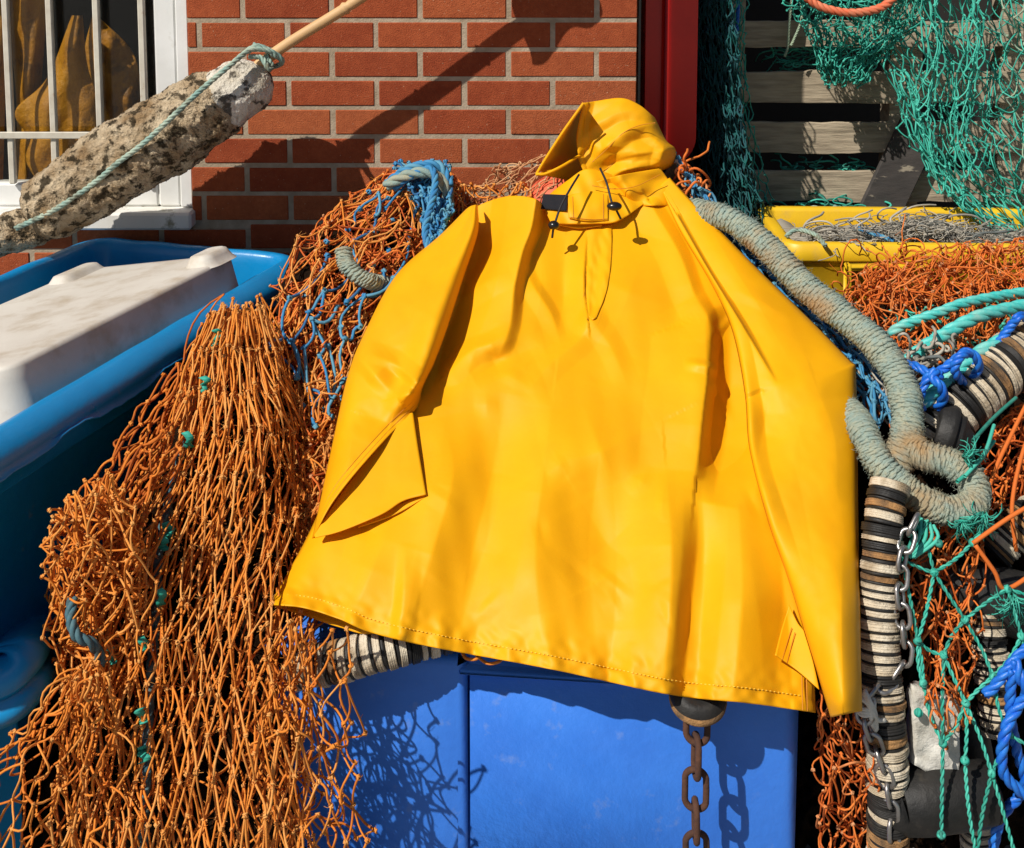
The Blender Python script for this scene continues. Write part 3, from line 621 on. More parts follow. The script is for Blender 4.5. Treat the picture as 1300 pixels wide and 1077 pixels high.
# -- middle pile behind the left sleeve ------------------------------------
def dm(x, y): return 1 / np.interp(y, [205, 260, 400, 640, 760], [1 / 2.74, 1 / 2.62, 1 / 2.31, 1 / 2.01, 1 / 1.90]) + .0000 * x
mL = [(488, 222), (430, 265), (375, 320), (352, 380), (345, 430), (360, 500), (375, 590), (380, 700)]
mR = [(566, 215), (582, 262), (560, 330), (520, 380), (480, 440), (450, 520), (430, 600), (420, 700)]
F2 = poly(mL, mR, dm, .02, 70, 31, bulge=.05)
mid = thing('fishing_net', 'rounded pile of tan and orange netting behind the left sleeve of the yellow jacket', 'net', P(470, 640, 2.1))
def back(fn, d): return lambda u, v: (lambda a: (a[0], a[1], a[2] + d))(fn(u, v))
m = MB(); net(m, F2, 7, 15, .0019, .5, 9, .02, seed=31, tone=(.6, 1), warp=(16, 80)); net(m, back(F2, .015), 8, 15, .0019, .5, 10, .02, seed=32, tone=(.5, 1), warp=(22, 60)); fuzz(m, 3000, 6); m.obj('mesh', M['orange'], mid)
m = MB()
for q, (nn_, d_) in enumerate(((9, .03), (10, .05), (11, .07))): net(m, back(F2, d_), nn_, 22, .0019, .6, 10, .03, seed=33 + q, tone=(.0, .8), warp=(24, 44))
m.obj('under_layers', M['orange2'], mid)
core(F2, M['core'], .11, mid, seed=34)
FT_ = poly([(362, 500), (372, 590), (385, 700), (390, 800)], [(440, 470), (432, 560), (420, 680), (410, 800)], dm, .02, 60, 33)
m = MB()
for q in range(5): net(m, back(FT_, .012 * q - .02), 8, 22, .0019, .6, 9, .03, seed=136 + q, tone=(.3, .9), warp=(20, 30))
m.obj('tangle', M['orange'], mid)
# blue netting woven through it
bl = thing('fishing_net', 'blue netting tangled over the tan net pile left of the yellow jacket', 'net', P(500, 330, 2.4))
m = MB(); FB = poly([(500, 212), (520, 235), (535, 270), (545, 310)], [(560, 206), (570, 240), (566, 280), (556, 310)], lambda x, y: dm(x, y) - .075, .012, 40, 37)
net(m, FB, 5, 10, .003, .6, 6, .02, seed=38); net(m, FB, 6, 14, .0026, .6, 6, .02, seed=39, warp=(10, 24))
FB2 = poly([(478, 240), (425, 290), (400, 330), (360, 400), (350, 450), (385, 520)], [(540, 250), (520, 300), (500, 340), (455, 390), (440, 430), (430, 520)], lambda x, y: dm(x, y) - .055, .012, 40, 47)
net(m, FB2, 5, 8, .0032, .6, 10, .02, seed=40, keep=.5)
laid(m, [(492, 232, 2.62), (515, 216, 2.60), (540, 209, 2.60), (560, 212, 2.6), (572, 236, 2.58)], .010); laid(m, [(500, 240, 2.60), (525, 222, 2.58), (548, 215, 2.58), (552, 240, 2.53), (540, 290, 2.46), (545, 320, 2.4)], .008)
m.obj('mesh', M['blue_tw'], bl)
m = MB(); served(m, [(436, 318, 2.36), (440, 336, 2.335), (454, 350, 2.32), (472, 358, 2.325), (488, 362, 2.38)], .016, .0036)
tag(m.obj('rope', M['serve']), 'thick grey green rope curled low in the net pile beside the left sleeve', 'rope')
m = MB(); laid(m, [(490, 236, 2.60), (520, 222, 2.585), (548, 220, 2.58), (566, 238, 2.58), (570, 262, 2.56)], .013)
tag(m.obj('rope', M['serve']), 'pale rope looping over the top of the net pile left of the jacket', 'rope')
# -- tan net and orange buoy behind the collar ------------------------------
bo = MB(); th, ph = np.meshgrid(np.linspace(0, np.pi, 24), np.linspace(0, 2 * np.pi, 40, endpoint=False)); bc = P(714, 258, 2.665); rb_ = .085
bo.grid(np.stack([bc[0] + rb_ * np.sin(th) * np.cos(ph), bc[1] + rb_ * np.sin(th) * np.sin(ph), bc[2] + rb_ * .8 * np.cos(th)], -1), closed_u=True)
tag(bo.obj('buoy', M['buoy']), 'round orange buoy under tan netting behind the jacket collar', 'buoy')
FT = poly([(690, 196), (655, 215), (600, 245), (560, 275)], [(740, 196), (740, 225), (720, 260), (700, 300)], lambda x, y: 2.70 - .0007 * (y - 200) - .135 * np.exp(-((x - 712) / 34) ** 2 - ((y - 250) / 30) ** 2), .012, 60, 41)
m = MB(); net(m, FT, 8, 6, .0016, .4, 4, .01, seed=42); net(m, poly([(640, 215), (560, 262)], [(680, 205), (665, 290)], lambda x, y: 2.72 + 0 * x, .01, 60, 43), 8, 7, .0016, .5, 6, .02, seed=44, warp=(14, 40))
tag(m.obj('fishing_net', M['tan']), 'fine tan net stretched over the orange buoy behind the collar', 'net')

# ---------------------------------------------------------------- the yellow smock
def ridge(x, y, pts, amps, wl, wr=None, sharp=0.0, n=40):
    """height of one fold: polyline, height along it (mm), widths in photo px left and right of its direction"""
    wr = wl if wr is None else wr
    c = cat(pts, n); am = np.interp(np.linspace(0, 1, n), np.linspace(0, 1, len(amps)), amps) / 1000
    best = np.full(x.shape, 1e9); A_ = np.zeros(x.shape); Sg = np.ones(x.shape)
    for i in range(n - 1):
        a, b = c[i], c[i + 1]; d = b - a; L2 = (d ** 2).sum() + 1e-9
        t = np.clip(((x - a[0]) * d[0] + (y - a[1]) * d[1]) / L2, 0, 1); ex_, ey_ = x - a[0] - t * d[0], y - a[1] - t * d[1]
        dd = np.hypot(ex_, ey_); s_ = np.sign(d[0] * ey_ - d[1] * ex_); m_ = dd < best
        best = np.where(m_, dd, best); A_ = np.where(m_, am[i] * (1 - t) + am[i + 1] * t, A_); Sg = np.where(m_, s_, Sg)
    # going down the page: sign>0 is the left side
    w_ = np.where(Sg > 0, wl, wr); q = best / w_
    sh = .5 + .5 * sharp
    return A_ * ((1 - sh) * np.exp(-q ** 2) + sh * np.clip(1 - q / 1.5, 0, 1))
def coons(T_, B_c, L_, R_, nu, nv):
    T_, B_c, L_, R_ = cat(T_, nu), cat(B_c, nu), cat(L_, nv), cat(R_, nv)
    u = np.linspace(0, 1, nu)[None, :, None]; v = np.linspace(0, 1, nv)[:, None, None]
    S = (1 - v) * T_[None] + v * B_c[None] + (1 - u) * L_[:, None] + u * R_[:, None]
    S -= (1 - u) * (1 - v) * T_[0] + u * (1 - v) * T_[-1] + (1 - u) * v * B_c[0] + u * v * B_c[-1]
    return S[..., 0], S[..., 1], u[..., 0] + 0 * v[..., 0], v[..., 0] + 0 * u[..., 0]
_jy = [110, 200, 250, 300, 450, 600, 720, 790, 850, 920]; _jY = [2.64, 2.56, 2.50, 2.42, 2.13, 1.905, 1.76, 1.70, 1.65, 1.62]
_yy = np.linspace(100, 940, 400); _inv = np.interp(_yy, _jy, 1 / np.array(_jY)); _inv = np.convolve(np.r_[np.full(20, _inv[0]), _inv, np.full(20, _inv[-1])], np.ones(41) / 41, 'valid')
def Yj(x, y): return 1 / np.interp(y, _yy, _inv) + .045 * ((x - 720) / 350) ** 2 * smooth(900, 500, y)
smock = thing('oilskin_smock', 'bright yellow hooded waterproof smock spread out over the nets and blue crate', 'jacket', P(690, 860, 1.75))
w1, w2, w3 = Wob(150, seed=51), Wob(60, seed=52), Wob(24, seed=53)
NU, NV = 300, 300
bx_, by_, bu_, bv_ = coons([(590, 270), (620, 256), (650, 249), (680, 253), (700, 268), (740, 262), (800, 242), (845, 233), (872, 258)],
    [(343, 768), (385, 772), (430, 786), (470, 803), (550, 822), (700, 850), (850, 882), (950, 893), (1035, 905)],
    [(590, 270), (560, 330), (500, 430), (440, 560), (397, 668), (343, 768)],
    [(872, 258), (935, 350), (990, 480), (1012, 640), (1030, 800), (1035, 905)], NU, NV)
def body_d(x, y):
    d = .005 * w1(x, y * .7) + .0009 * w2(x * 1.2, y * .6)
    for f in BODY_FOLDS: d = d + 1.3 * ridge(x, y, *f)
    return d
BODY_FOLDS = [
    ([(681, 250), (674, 290), (663, 320), (653, 362), (647, 415), (632, 455)], [62, 58, 46, 34, 20, 0], 36, 9, .15),
    ([(606, 262), (600, 300), (590, 360), (566, 430), (545, 510)], [-26, -30, -26, -22, 0], 16, 26),
    ([(586, 380), (612, 362), (648, 344)], [6, 15, 0], 14, 16, .3),
    ([(604, 345), (620, 320), (640, 296)], [-6, -14, 0], 12, 12, .2),
    ([(572, 470), (598, 446), (625, 436), (650, 420)], [10, 15, 14, 0], 14, 10, .4),
    ([(600, 480), (632, 462), (668, 446), (690, 440)], [0, -10, -8, 0], 12, 14, .2),
    ([(662, 330), (676, 362), (700, 400), (712, 440)], [0, 10, 9, 0], 12, 7, .4),
    ([(744, 300), (741, 365), (746, 404)], [0, 12, 8], 18, 1.5, .3), ([(756, 292), (753, 340), (750, 404)], [0, -5, 0], 7, 8), ([(718, 310), (716, 380), (704, 440)], [-6, -14, 0], 20, 22),
    ([(752, 405), (735, 432), (700, 462), (668, 500)], [7, 8, 6, 0], 12, 14, .4), ([(752, 408), (778, 446), (800, 500)], [6, 6, 0], 12, 12, .2),
    ([(560, 530), (575, 600), (552, 690), (520, 790)], [0, 22, 26, 12], 55, 42),
    ([(640, 500), (625, 600), (600, 700), (585, 800)], [0, -14, -14, -4], 46, 40),
    ([(700, 520), (690, 600), (680, 700), (690, 840)], [8, 20, 14, 6], 40, 45),
    ([(740, 640), (770, 690), (800, 720), (806, 800)], [-6, -13, -10, -4], 50, 46),
    ([(690, 590), (760, 575), (830, 540)], [0, 18, 6], 30, 44),
    ([(846, 600), (852, 690), (850, 780), (842, 878)], [4, 27, 28, 22], 46, 28),
    ([(886, 630), (884, 700), (876, 780), (866, 886)], [0, -16, -18, -12], 12, 26, .2),
    ([(938, 640), (942, 760), (930, 890)], [6, 22, 16], 34, 34),
    ([(926, 415), (926, 490), (920, 560), (904, 640)], [-30, -70, -60, 0], 20, 34, .1),
    ([(884, 375), (900, 410), (899, 468), (892, 522), (884, 600)], [0, 26, 34, 30, 8], 50, 8, .25),
    ([(828, 263), (862, 322), (882, 375), (901, 408)], [12, 16, 16, 6], 20, 9, .4),
    ([(824, 300), (800, 370), (770, 440)], [0, 18, 0], 50, 44),
    ([(903, 467), (890, 464), (868, 462)], [12, 9, 0], 5, 7, .5), ([(905, 490), (922, 520), (930, 545)], [8, 10, 0], 5, 5, .4),
    ([(985, 690), (1000, 790), (1005, 880)], [0, -12, -10], 24, 20),
    ([(500, 650), (470, 730), (440, 795)], [0, 12, 10], 28, 28),
    ([(345, 768), (395, 780), (450, 795)], [20, 14, 0], 30, 18),
    ([(515, 690), (512, 760), (506, 806)], [0, 8, 10], 8, 14, .3),
    ([(690, 780), (700, 850)], [0, 10], 18, 18, .2), ([(650, 800), (645, 838)], [0, 8], 10, 10),
    ([(770, 800), (772, 865)], [0, -9], 14, 14), ([(800, 815), (806, 872)], [0, 8], 8, 12),
    ([(610, 780), (600, 832)], [0, -9], 14, 14), ([(560, 775), (556, 824)], [0, 8], 10, 12), ([(455, 765), (450, 800)], [0, 7], 10, 12),
    ([(900, 850), (905, 888)], [0, 7], 10, 10),
]
_g = np.random.default_rng(77)
for _ in range(60):
    x_, y_ = _g.uniform(420, 980), _g.uniform(300, 860); a_ = _g.choice([1.2, 1.57, 1.9, 2.6, .5]) + _g.normal(0, .25); l_ = _g.uniform(14, 50); h_ = _g.uniform(-3, 3.4)
    BODY_FOLDS.append(([(x_ - math.cos(a_) * l_, y_ - math.sin(a_) * l_), (x_ + _g.normal(0, 4), y_ + _g.normal(0, 4)), (x_ + math.cos(a_) * l_, y_ + math.sin(a_) * l_)], [0, h_, 0], _g.uniform(5, 12), _g.uniform(5, 12), .6))
bd = body_d(bx_, by_)
hemstep = -.0012 * smooth(.972, .975, bv_)      # turned hem band
hemw = .0016 * w3(bx_, by_) * smooth(.9, 1, bv_)
Yb = Yj(bx_, by_) - bd - hemstep - hemw
# side edges roll back
edge = np.minimum(bu_, 1 - bu_); Yb = Yb + .03 * np.exp(-(edge / .018) ** 1.2) 
Gb = P(bx_, by_, Yb)
m = MB(); m.grid(Gb); 
# back layer of the body, open at the hem
gap = .022 + .016 * np.exp(-((bx_ - 365) / 40) ** 2) * smooth(.9, 1, bv_)
Yk = Yj(bx_, by_) - bd * .4 + gap; k_ = np.minimum(1, edge / .03); Yk = Yb * (1 - k_) + Yk * k_
by2 = by_ + 13 * smooth(.85, 1, bv_) * np.sin(np.pi * np.clip(bu_ / .2, 0, 1)) ** .7
m.grid(P(bx_, by2, Yk)[::2, ::2][:, ::-1])
m.obj('body', M['jacket'], smock, solid=.0016)
def on_body(pts, n, lift=.0015):
    c_ = cat(pts, n); x, y = c_[:, 0], c_[:, 1]; return x, y, Yj(x, y) - body_d(x, y) - lift
# stitching: hem
def dashes(x, y, Y, r=.0006, ln=3, gap_=2, per=1):
    mb = MB(); C = P(x, y, Y); i = 0; segs = []
    while i + ln < len(C): segs.append(C[i:i + ln]); i += ln + gap_
    if segs: mb.tubes(np.array(segs), r, 4, cap=True)
    return mb
row = int(.968 * NV); C = Gb[row][6:-6]; C = C - np.array([0, .0028, 0])
ii = np.linspace(0, len(C) - 1, 900); C = np.stack([np.interp(ii, np.arange(len(C)), C[:, k]) for k in range(3)], 1)
segs = [C[i:i + 4] for i in range(0, 890, 7)]; st_ = MB(); st_.tubes(np.array(segs), .0008, 4, cap=True)
st_.obj('hem_stitching', M['thread'], smock)
def seamline(name, pts, r=.0009, n=60, lift=.0, Yf=None, mat='seam'):
    c_ = cat(pts, n); x, y = c_[:, 0], c_[:, 1]
    Y = (Yj(x, y) - body_d(x, y) if Yf is None else Yf(x, y)) - lift
    return MB().tubes(P(x, y, Y)[None], r, 5).obj(name, M[mat], smock)
for pts in ([(754, 292), (752, 330), (742, 370), (741, 396), (751, 412)], [(776, 285), (774, 330), (768, 380), (760, 410), (753, 418)], [(798, 268), (812, 262), (832, 246)],
            [(1018, 858), (1019, 902)], [(1024, 862), (1025, 903)]):
    seamline('seam', pts)
# neck opening: a gaping slit with a flap
x, y = 0, 0
def patch(name, T_, B_c, L_, R_, nu, nv, Yf, solid=.0016, mat='jacket', parent=None):
    x, y, u, v = coons(T_, B_c, L_, R_, nu, nv); o = MB().grid(P(x, y, Yf(x, y, u, v))).obj(name, M[mat], parent or smock, solid=solid); return o
patch('placket', [(744, 290), (758, 288), (777, 284)], [(746, 400), (751, 406), (757, 404)], [(744, 290), (745, 330), (741, 365), (746, 400)], [(777, 284), (776, 330), (770, 370), (757, 404)], 24, 60,
      lambda x, y, u, v: Yj(x, y) - body_d(x, y) - .0035 + .004 * np.exp(-(u / .15) ** 2) - .0012 * w3(x * 1.8, y) - .0015 * np.sin(3 * np.pi * u))
# ---- left sleeve
sL = [(592, 266), (560, 298), (503, 350), (462, 425), (441, 480), (421, 570), (397, 684)]
sR = [(606, 260), (606, 296), (588, 352), (566, 420), (551, 460), (536, 492), (533, 514)]
def lsl_d(x, y, u, v):
    q = np.clip(np.sin(np.pi * np.clip(u, 0, 1) ** 1.25), 0, 1) ** .55
    d = .012 + .034 * q * (.75 + .25 * np.sin(np.pi * v)) + .05 * np.exp(-((u - .9) / .2) ** 2) * smooth(-.1, .12, v) * smooth(1.02, .8, v) + .0012 * w2(x, y) + .0003 * w3(x, y)
    for f in SL_FOLDS: d = d + 1.6 * ridge(x, y, *f)
    return d
SL_FOLDS = [
    ([(455, 452), (480, 480), (500, 500)], [8, 14, 4], 10, 22),
    ([(500, 440), (510, 480), (500, 520)], [0, -10, -4], 22, 18),
    ([(505, 505), (525, 500), (535, 495)], [4, 16, 14], 14, 9),
    ([(560, 330), (530, 400), (480, 440)], [0, 10, 0], 30, 30, .2),
    ([(452, 520), (440, 600), (415, 660)], [0, 8, 6], 14, 22),
    ([(470, 530), (500, 540)], [-6, -8], 20, 16),
    ([(462, 448), (500, 462), (530, 486)], [0, 9, 12], 7, 12, .5)]
x, y, u, v = coons([sL[0], (598, 262), sR[0]], [sL[-1], (425, 634), (480, 568), sR[-1]], sL, sR, 90, 200)
Ys = Yj(x, y) - lsl_d(x, y, u, v) + .03 * np.exp(-(np.minimum(u, 1 - u) / .05)) - .006 * smooth(.95, 1, v) * np.sin(np.pi * u)
slv = MB().grid(P(x, y, Ys)); slo = slv.obj('sleeve', M['jacket'], smock, solid=.0018)
for vv_ in (.945, .975):
    r_ = int(vv_ * 199); C = P(x, y, Ys - .0012)[r_][4:-4]; MB().tubes(C[None], .0007, 4).obj('cuff_seam', M['seam'], slo).location = (0, 0, 0)
# back layer of the open cuff
def cuffY(x, y, u, v): return Yj(x, y) - body_d(x, y) * .5 - .020 - .004 * np.sin(np.pi * u) - .006 * v * np.sin(np.pi * u)
patch('cuff_back', [(399, 680), (440, 618), (490, 555), (524, 522)], [(401, 683), (435, 674), (485, 653), (512, 636), (541, 628)], [(399, 680), (400, 683)], [(524, 522), (531, 570), (541, 628)], 60, 40, cuffY, parent=slo)
patch('cuff_edge', [(455, 667), (500, 643), (541, 629)], [(455, 670), (500, 654), (541, 631)], [(455, 667), (455, 670)], [(541, 629), (541, 631)], 40, 8, lambda x, y, u, v: Yj(x, y) - body_d(x, y) * .5 - .012, parent=slo)
# ---- right sleeve
rL = [(838, 236), (862, 290), (903, 360), (930, 420), (946, 500), (952, 570), (975, 660), (1001, 735), (1028, 822), (1055, 911)]
rR = [(850, 226), (880, 258), (960, 340), (1030, 408), (1079, 458), (1084, 463), (1086, 470), (1088, 560), (1089, 660), (1091, 760), (1092, 830), (1094, 903)]
def rsl_d(x, y, u, v):
    q = np.clip(np.sin(np.pi * np.clip(u, 0, 1)), 0, 1) ** .6
    d = .012 + .036 * q * smooth(0, .25, v) + .001 * w2(x + 50, y) + .004 * w1(x, y) + .0002 * w3(x, y)
    for f in SR_FOLDS: d = d + 1.5 * ridge(x, y, *f)
    return d
SR_FOLDS = [
    ([(860, 275), (900, 345), (940, 410), (985, 486)], [12, 20, 18, 0], 22, 1.6, .2),
    ([(866, 275), (906, 345), (948, 410), (990, 486)], [-5, -9, -9, 0], 3, 16),
    ([(915, 395), (932, 440), (946, 510), (956, 590), (978, 660), (1002, 735)], [10, 18, 20, 18, 10, 2], 7, 14, .5),
    ([(985, 486), (965, 560), (960, 620)], [0, -12, 0], 24, 30),
    ([(985, 490), (1030, 474), (1084, 466)], [10, 10, 14], 24, 44, .3),
    ([(915, 365), (960, 380), (1010, 410)], [0, 5, 0], 8, 10),
    ([(1040, 500), (1060, 560), (1062, 640)], [6, 8, 0], 30, 26),
    ([(1000, 560), (1020, 640), (1040, 760)], [0, -7, 0], 30, 30),
    ([(1070, 680), (1068, 780), (1070, 890)], [0, 7, 6], 18, 14)]
x, y, u, v = coons([rL[0], (844, 230), rR[0]], [rL[-1], (1075, 906), rR[-1]], rL, rR, 90, 240)
Ys = Yj(x, y) - rsl_d(x, y, u, v) + .016 * np.exp(-(u / .014)) + .020 * np.exp(-((1 - u) / .022))
rslo = MB().grid(P(x, y, Ys)).obj('sleeve', M['jacket'], smock, solid=.0018)
patch('cuff_back', [(1002, 768), (1012, 790), (1020, 800)], [(984, 832), (1010, 850), (1040, 876)], [(1002, 768), (992, 800), (984, 832)], [(1020, 800), (1032, 840), (1040, 876)], 30, 30,
      lambda x, y, u, v: Yj(x, y) - body_d(x, y) - .013 + .004 * u - .004 * v, parent=rslo)
m = MB()
for q in (7, 13): 
    c_ = cat([(1000 + q * .7, 790 + q), (986 + q, 834 + q * .6)], 20); m.tubes(P(c_[:, 0], c_[:, 1], Yj(c_[:, 0], c_[:, 1]) - body_d(c_[:, 0], c_[:, 1]) - .0172)[None], .0007, 4)
m.obj('cuff_seam', M['seam'], rslo)
# ---- collar
def colY(x, y, u, v): return Yj(x, y) - .026 + .022 * np.clip(u, 0, 1) ** 3 - (.012 + .034 * np.sin(np.pi * np.clip(u, 0, 1))) * (1 - v) - .003 * w2(x * 2, y * 2) + .045 * (1 - v) ** 2 - .004 * np.clip(v, 0, 1) 
col = patch('collar', [(703, 243), (722, 229), (745, 215), (775, 222), (806, 238)], [(699, 281), (720, 283), (755, 283), (785, 280), (822, 256)], [(703, 243), (690, 258), (699, 283)], [(806, 238), (816, 246), (822, 256)], 70, 40, colY, solid=.003)
cob = patch('collar_flap', [(721, 250), (745, 240), (772, 246)], [(723, 277), (745, 281), (772, 280)], [(721, 250), (722, 277)], [(772, 246), (772, 280)], 30, 20, lambda x, y, u, v: colY(x, y, (x - 695) / 115, (y - 235) / 48) - .006, solid=.002)
patch('collar_underflap', [(708, 276), (740, 279), (764, 278)], [(708, 286), (735, 290), (764, 287)], [(708, 276), (708, 286)], [(764, 278), (764, 287)], 30, 10, lambda x, y, u, v: Yj(x, y) - body_d(x, y) - .012 + .0 * u, solid=.002)
patch('fastening_patch', [(690, 247), (721, 248)], [(686, 265), (719, 268)], [(690, 247), (686, 265)], [(721, 248), (719, 268)], 14, 10, lambda x, y, u, v: colY(x, y, (x - 695) / 115, (y - 235) / 48) - .009, solid=.002, mat='velcro')
for pts in ([(727, 250), (728, 276)], [(766, 247), (766, 280)], [(724, 276), (750, 279), (771, 278)]):
    seamline('seam', pts, Yf=lambda x, y: colY(x, y, (x - 695) / 115, (y - 235) / 48) - .0078)
# ---- hood
w4 = Wob(34, seed=71); w5 = Wob(18, seed=72)
HOOD_FOLDS = [
    ([(741, 131), (735, 160), (734, 190), (742, 215), (756, 236)], [22, 24, 22, 14, 6], 10, 9, .2),
    ([(750, 182), (768, 166), (795, 154), (828, 156)], [-10, -16, -16, -6], 26, 8, .2),
    ([(746, 212), (770, 186), (800, 165), (834, 158)], [6, 22, 26, 16], 10, 26, .3),
    ([(816, 168), (832, 178), (852, 186)], [0, 14, 12], 7, 10, .5),
    ([(842, 190), (838, 204), (836, 216)], [8, 14, 4], 8, 6, .5),
    ([(772, 210), (805, 196), (846, 192)], [0, 12, 10], 7, 12, .5),
    ([(764, 224), (778, 208), (802, 203)], [0, -18, -4], 8, 7, .3),
    ([(772, 230), (792, 216), (826, 210), (848, 200)], [4, 18, 16, 4], 7, 9, .5),
    ([(800, 232), (815, 218), (838, 213)], [0, -12, -6], 7, 7),
    ([(752, 196), (775, 186), (798, 188)], [0, 8, 0], 5, 8, .5),
    ([(750, 172), (756, 186), (754, 200)], [0, 7, 0], 5, 5, .5)]
def hoodY(x, y, u, v):
    d = .05 * np.sin(np.pi * np.clip(u, 0, 1)) ** .6 * np.sin(np.pi * np.clip(v * .86 + .04, 0, 1)) ** .7 + .0015 * w4(x, y) + .0004 * w5(x, y)
    for f in HOOD_FOLDS: d = d + ridge(x, y, *f)
    return 2.60 - .0004 * (y - 130) - d + .03 * np.exp(-(1 - u) / .05)
hood = thing_h = patch('hood', [(741, 131), (755, 129), (789, 125), (812, 134), (831, 150)], [(752, 236), (775, 240), (805, 236), (838, 218)], [(741, 131), (735, 158), (733, 182), (738, 210), (752, 236)], [(831, 150), (845, 178), (857, 190), (855, 208), (838, 218)], 110, 100, hoodY, solid=.002)
# band along the face opening
x, y, u, v = coons([(741, 131), (747, 130)], [(752, 236), (757, 232)], [(740.5, 131), (734.5, 158), (732.5, 182), (737.5, 210), (752, 236)], [(747, 130), (741, 158), (740, 182), (744, 208), (757, 232)], 6, 60)
MB().grid(P(x, y, hoodY(x, y, .03 + 0 * u, v) - .0035)).obj('hood_band', M['jacket'], hood, solid=.004)
# inside of the hood: far side wall and turned lips
def inY(x, y, u, v): return 2.495 + .012 * v + .20 * u ** .8 + .008 * w4(x, y)
patch('hood_inside', [(740, 131), (741, 131.5)], [(683, 218), (700, 216), (737, 198)], [(740, 131), (712, 172), (683, 218)], [(741, 131.5), (736, 160), (737, 198)], 40, 60, inY, parent=hood, solid=.002)
patch('hood_inside', [(686, 220), (712, 211), (738, 197)], [(688, 222), (716, 228), (752, 236)], [(686, 220), (688, 222)], [(738, 197), (752, 236)], 40, 24, lambda x, y, u, v: 2.49 + .12 * u + .02 * v, parent=hood, solid=.002)
lip = px3([(741, 131, 2.49), (712, 172, 2.49), (683, 218, 2.495), (684, 221, 2.49), (692, 221, 2.49), (712, 212, 2.50), (737, 197, 2.54)], 90); MB().tubes(lip[None], .0032, 8).obj('hood_lip', M['jacket'], hood)
seamline('hood_seam', [(752, 206), (770, 190), (790, 170), (810, 160), (832, 156)], Yf=lambda x, y: hoodY(x, y, .5, .4) + .0002)
seamline('hood_seam', [(752, 236), (778, 240), (806, 237), (838, 222)], Yf=lambda x, y: Yj(x, y) - .05)
# shoulder yoke joining hood and body
patch('yoke', [(752, 232), (790, 222), (838, 214)], [(772, 268), (810, 262), (870, 262)], [(752, 232), (758, 250), (772, 268)], [(838, 214), (848, 228), (870, 262)], 60, 40,
      lambda x, y, u, v: Yj(x, y) - body_d(x, y) - .0005 - (.03 + .03 * np.sin(np.pi * u)) * (1 - v) ** .8 * (1 - .7 * u ** 2) - .005 * w4(x, y) - ridge(x, y, [(775, 226), (785, 245), (800, 262)], [-18, -22, -4], 8) - ridge(x, y, [(785, 232), (800, 250), (812, 262)], [12, 12, 0], 7), solid=.002)
# drawcords
for pts, tg, tr in (([(735, 222, 2.44), (724, 240, 2.40), (712, 262, 2.37), (704, 285, 2.345)], (703, 286, 2.342), (701, 302)), ([(762, 214, 2.43), (770, 232, 2.385), (776, 255, 2.355), (779, 262, 2.345)], (780, 262, 2.343), (788, 278))):
    cm = MB(); cm.tubes(px3(pts, 24)[None], .0024, 7, cap=True, tone=.2); cm.tubes(px3([tg, (tr[0], tr[1], tg[2] + .005)], 8)[None], .0024, 7, cap=True)
    co = cm.obj('drawcord', M['blackcord'], smock)
    q = P(*tg); rr_ = .0115; th, ph = np.meshgrid(np.linspace(0, np.pi, 14), np.linspace(0, 2 * np.pi, 20, endpoint=False))
    sx_ = 1.0 if tg[0] < 750 else 1.35
    MB().grid(np.stack([q[0] + rr_ * sx_ * np.sin(th) * np.cos(ph), q[1] + rr_ * np.sin(th) * np.sin(ph), q[2] + rr_ * .8 * np.cos(th)], -1), closed_u=True).obj('toggle', M['blackplastic'], co)

# ---------------------------------------------------------------- blue crate in front
cl, cr_ = P(330, 850, 1.785), P(1020, 850, 1.70)
ztop = P(575, 822, 1.78)[2]
e1 = np.array([cr_[0] - cl[0], cr_[1] - cl[1], 0]); Lc = np.linalg.norm(e1); e1 /= Lc; e2 = np.array([-e1[1], e1[0], 0])
crate = thing('plastic_crate', 'royal blue plastic crate under the hem of the yellow jacket', 'crate', np.array([(cl[0] + cr_[0]) / 2, 1.95, 0]))
Rc_ = math.atan2(e1[1], e1[0])
def cbox(mb, s0_, s1_, t0, t1, z0, z1, bev=.006):
    c_ = cl * [1, 1, 0] + e1 * (s0_ + s1_) / 2 + e2 * (t0 + t1) / 2; return mb.box((c_[0], c_[1], (z0 + z1) / 2), (s1_ - s0_, t1 - t0, z1 - z0), rot=Rc_, bev=bev)
m = MB(); sp = (P(592, 900, 1.755)[0] - cl[0]) / e1[0]
cbox(m, 0, sp, .0, .45, ztop - .62, ztop, .014); cbox(m, sp - .02, Lc, .014, .45, ztop - .62, ztop, .024)
m.obj('shell', M['crate'], crate)
m = MB(); cbox(m, sp - .012, Lc - .05, .001, .03, P(575, 857, 1.755)[2], P(575, 850, 1.755)[2], .002); 
m.obj('rib', M['crate'], crate)

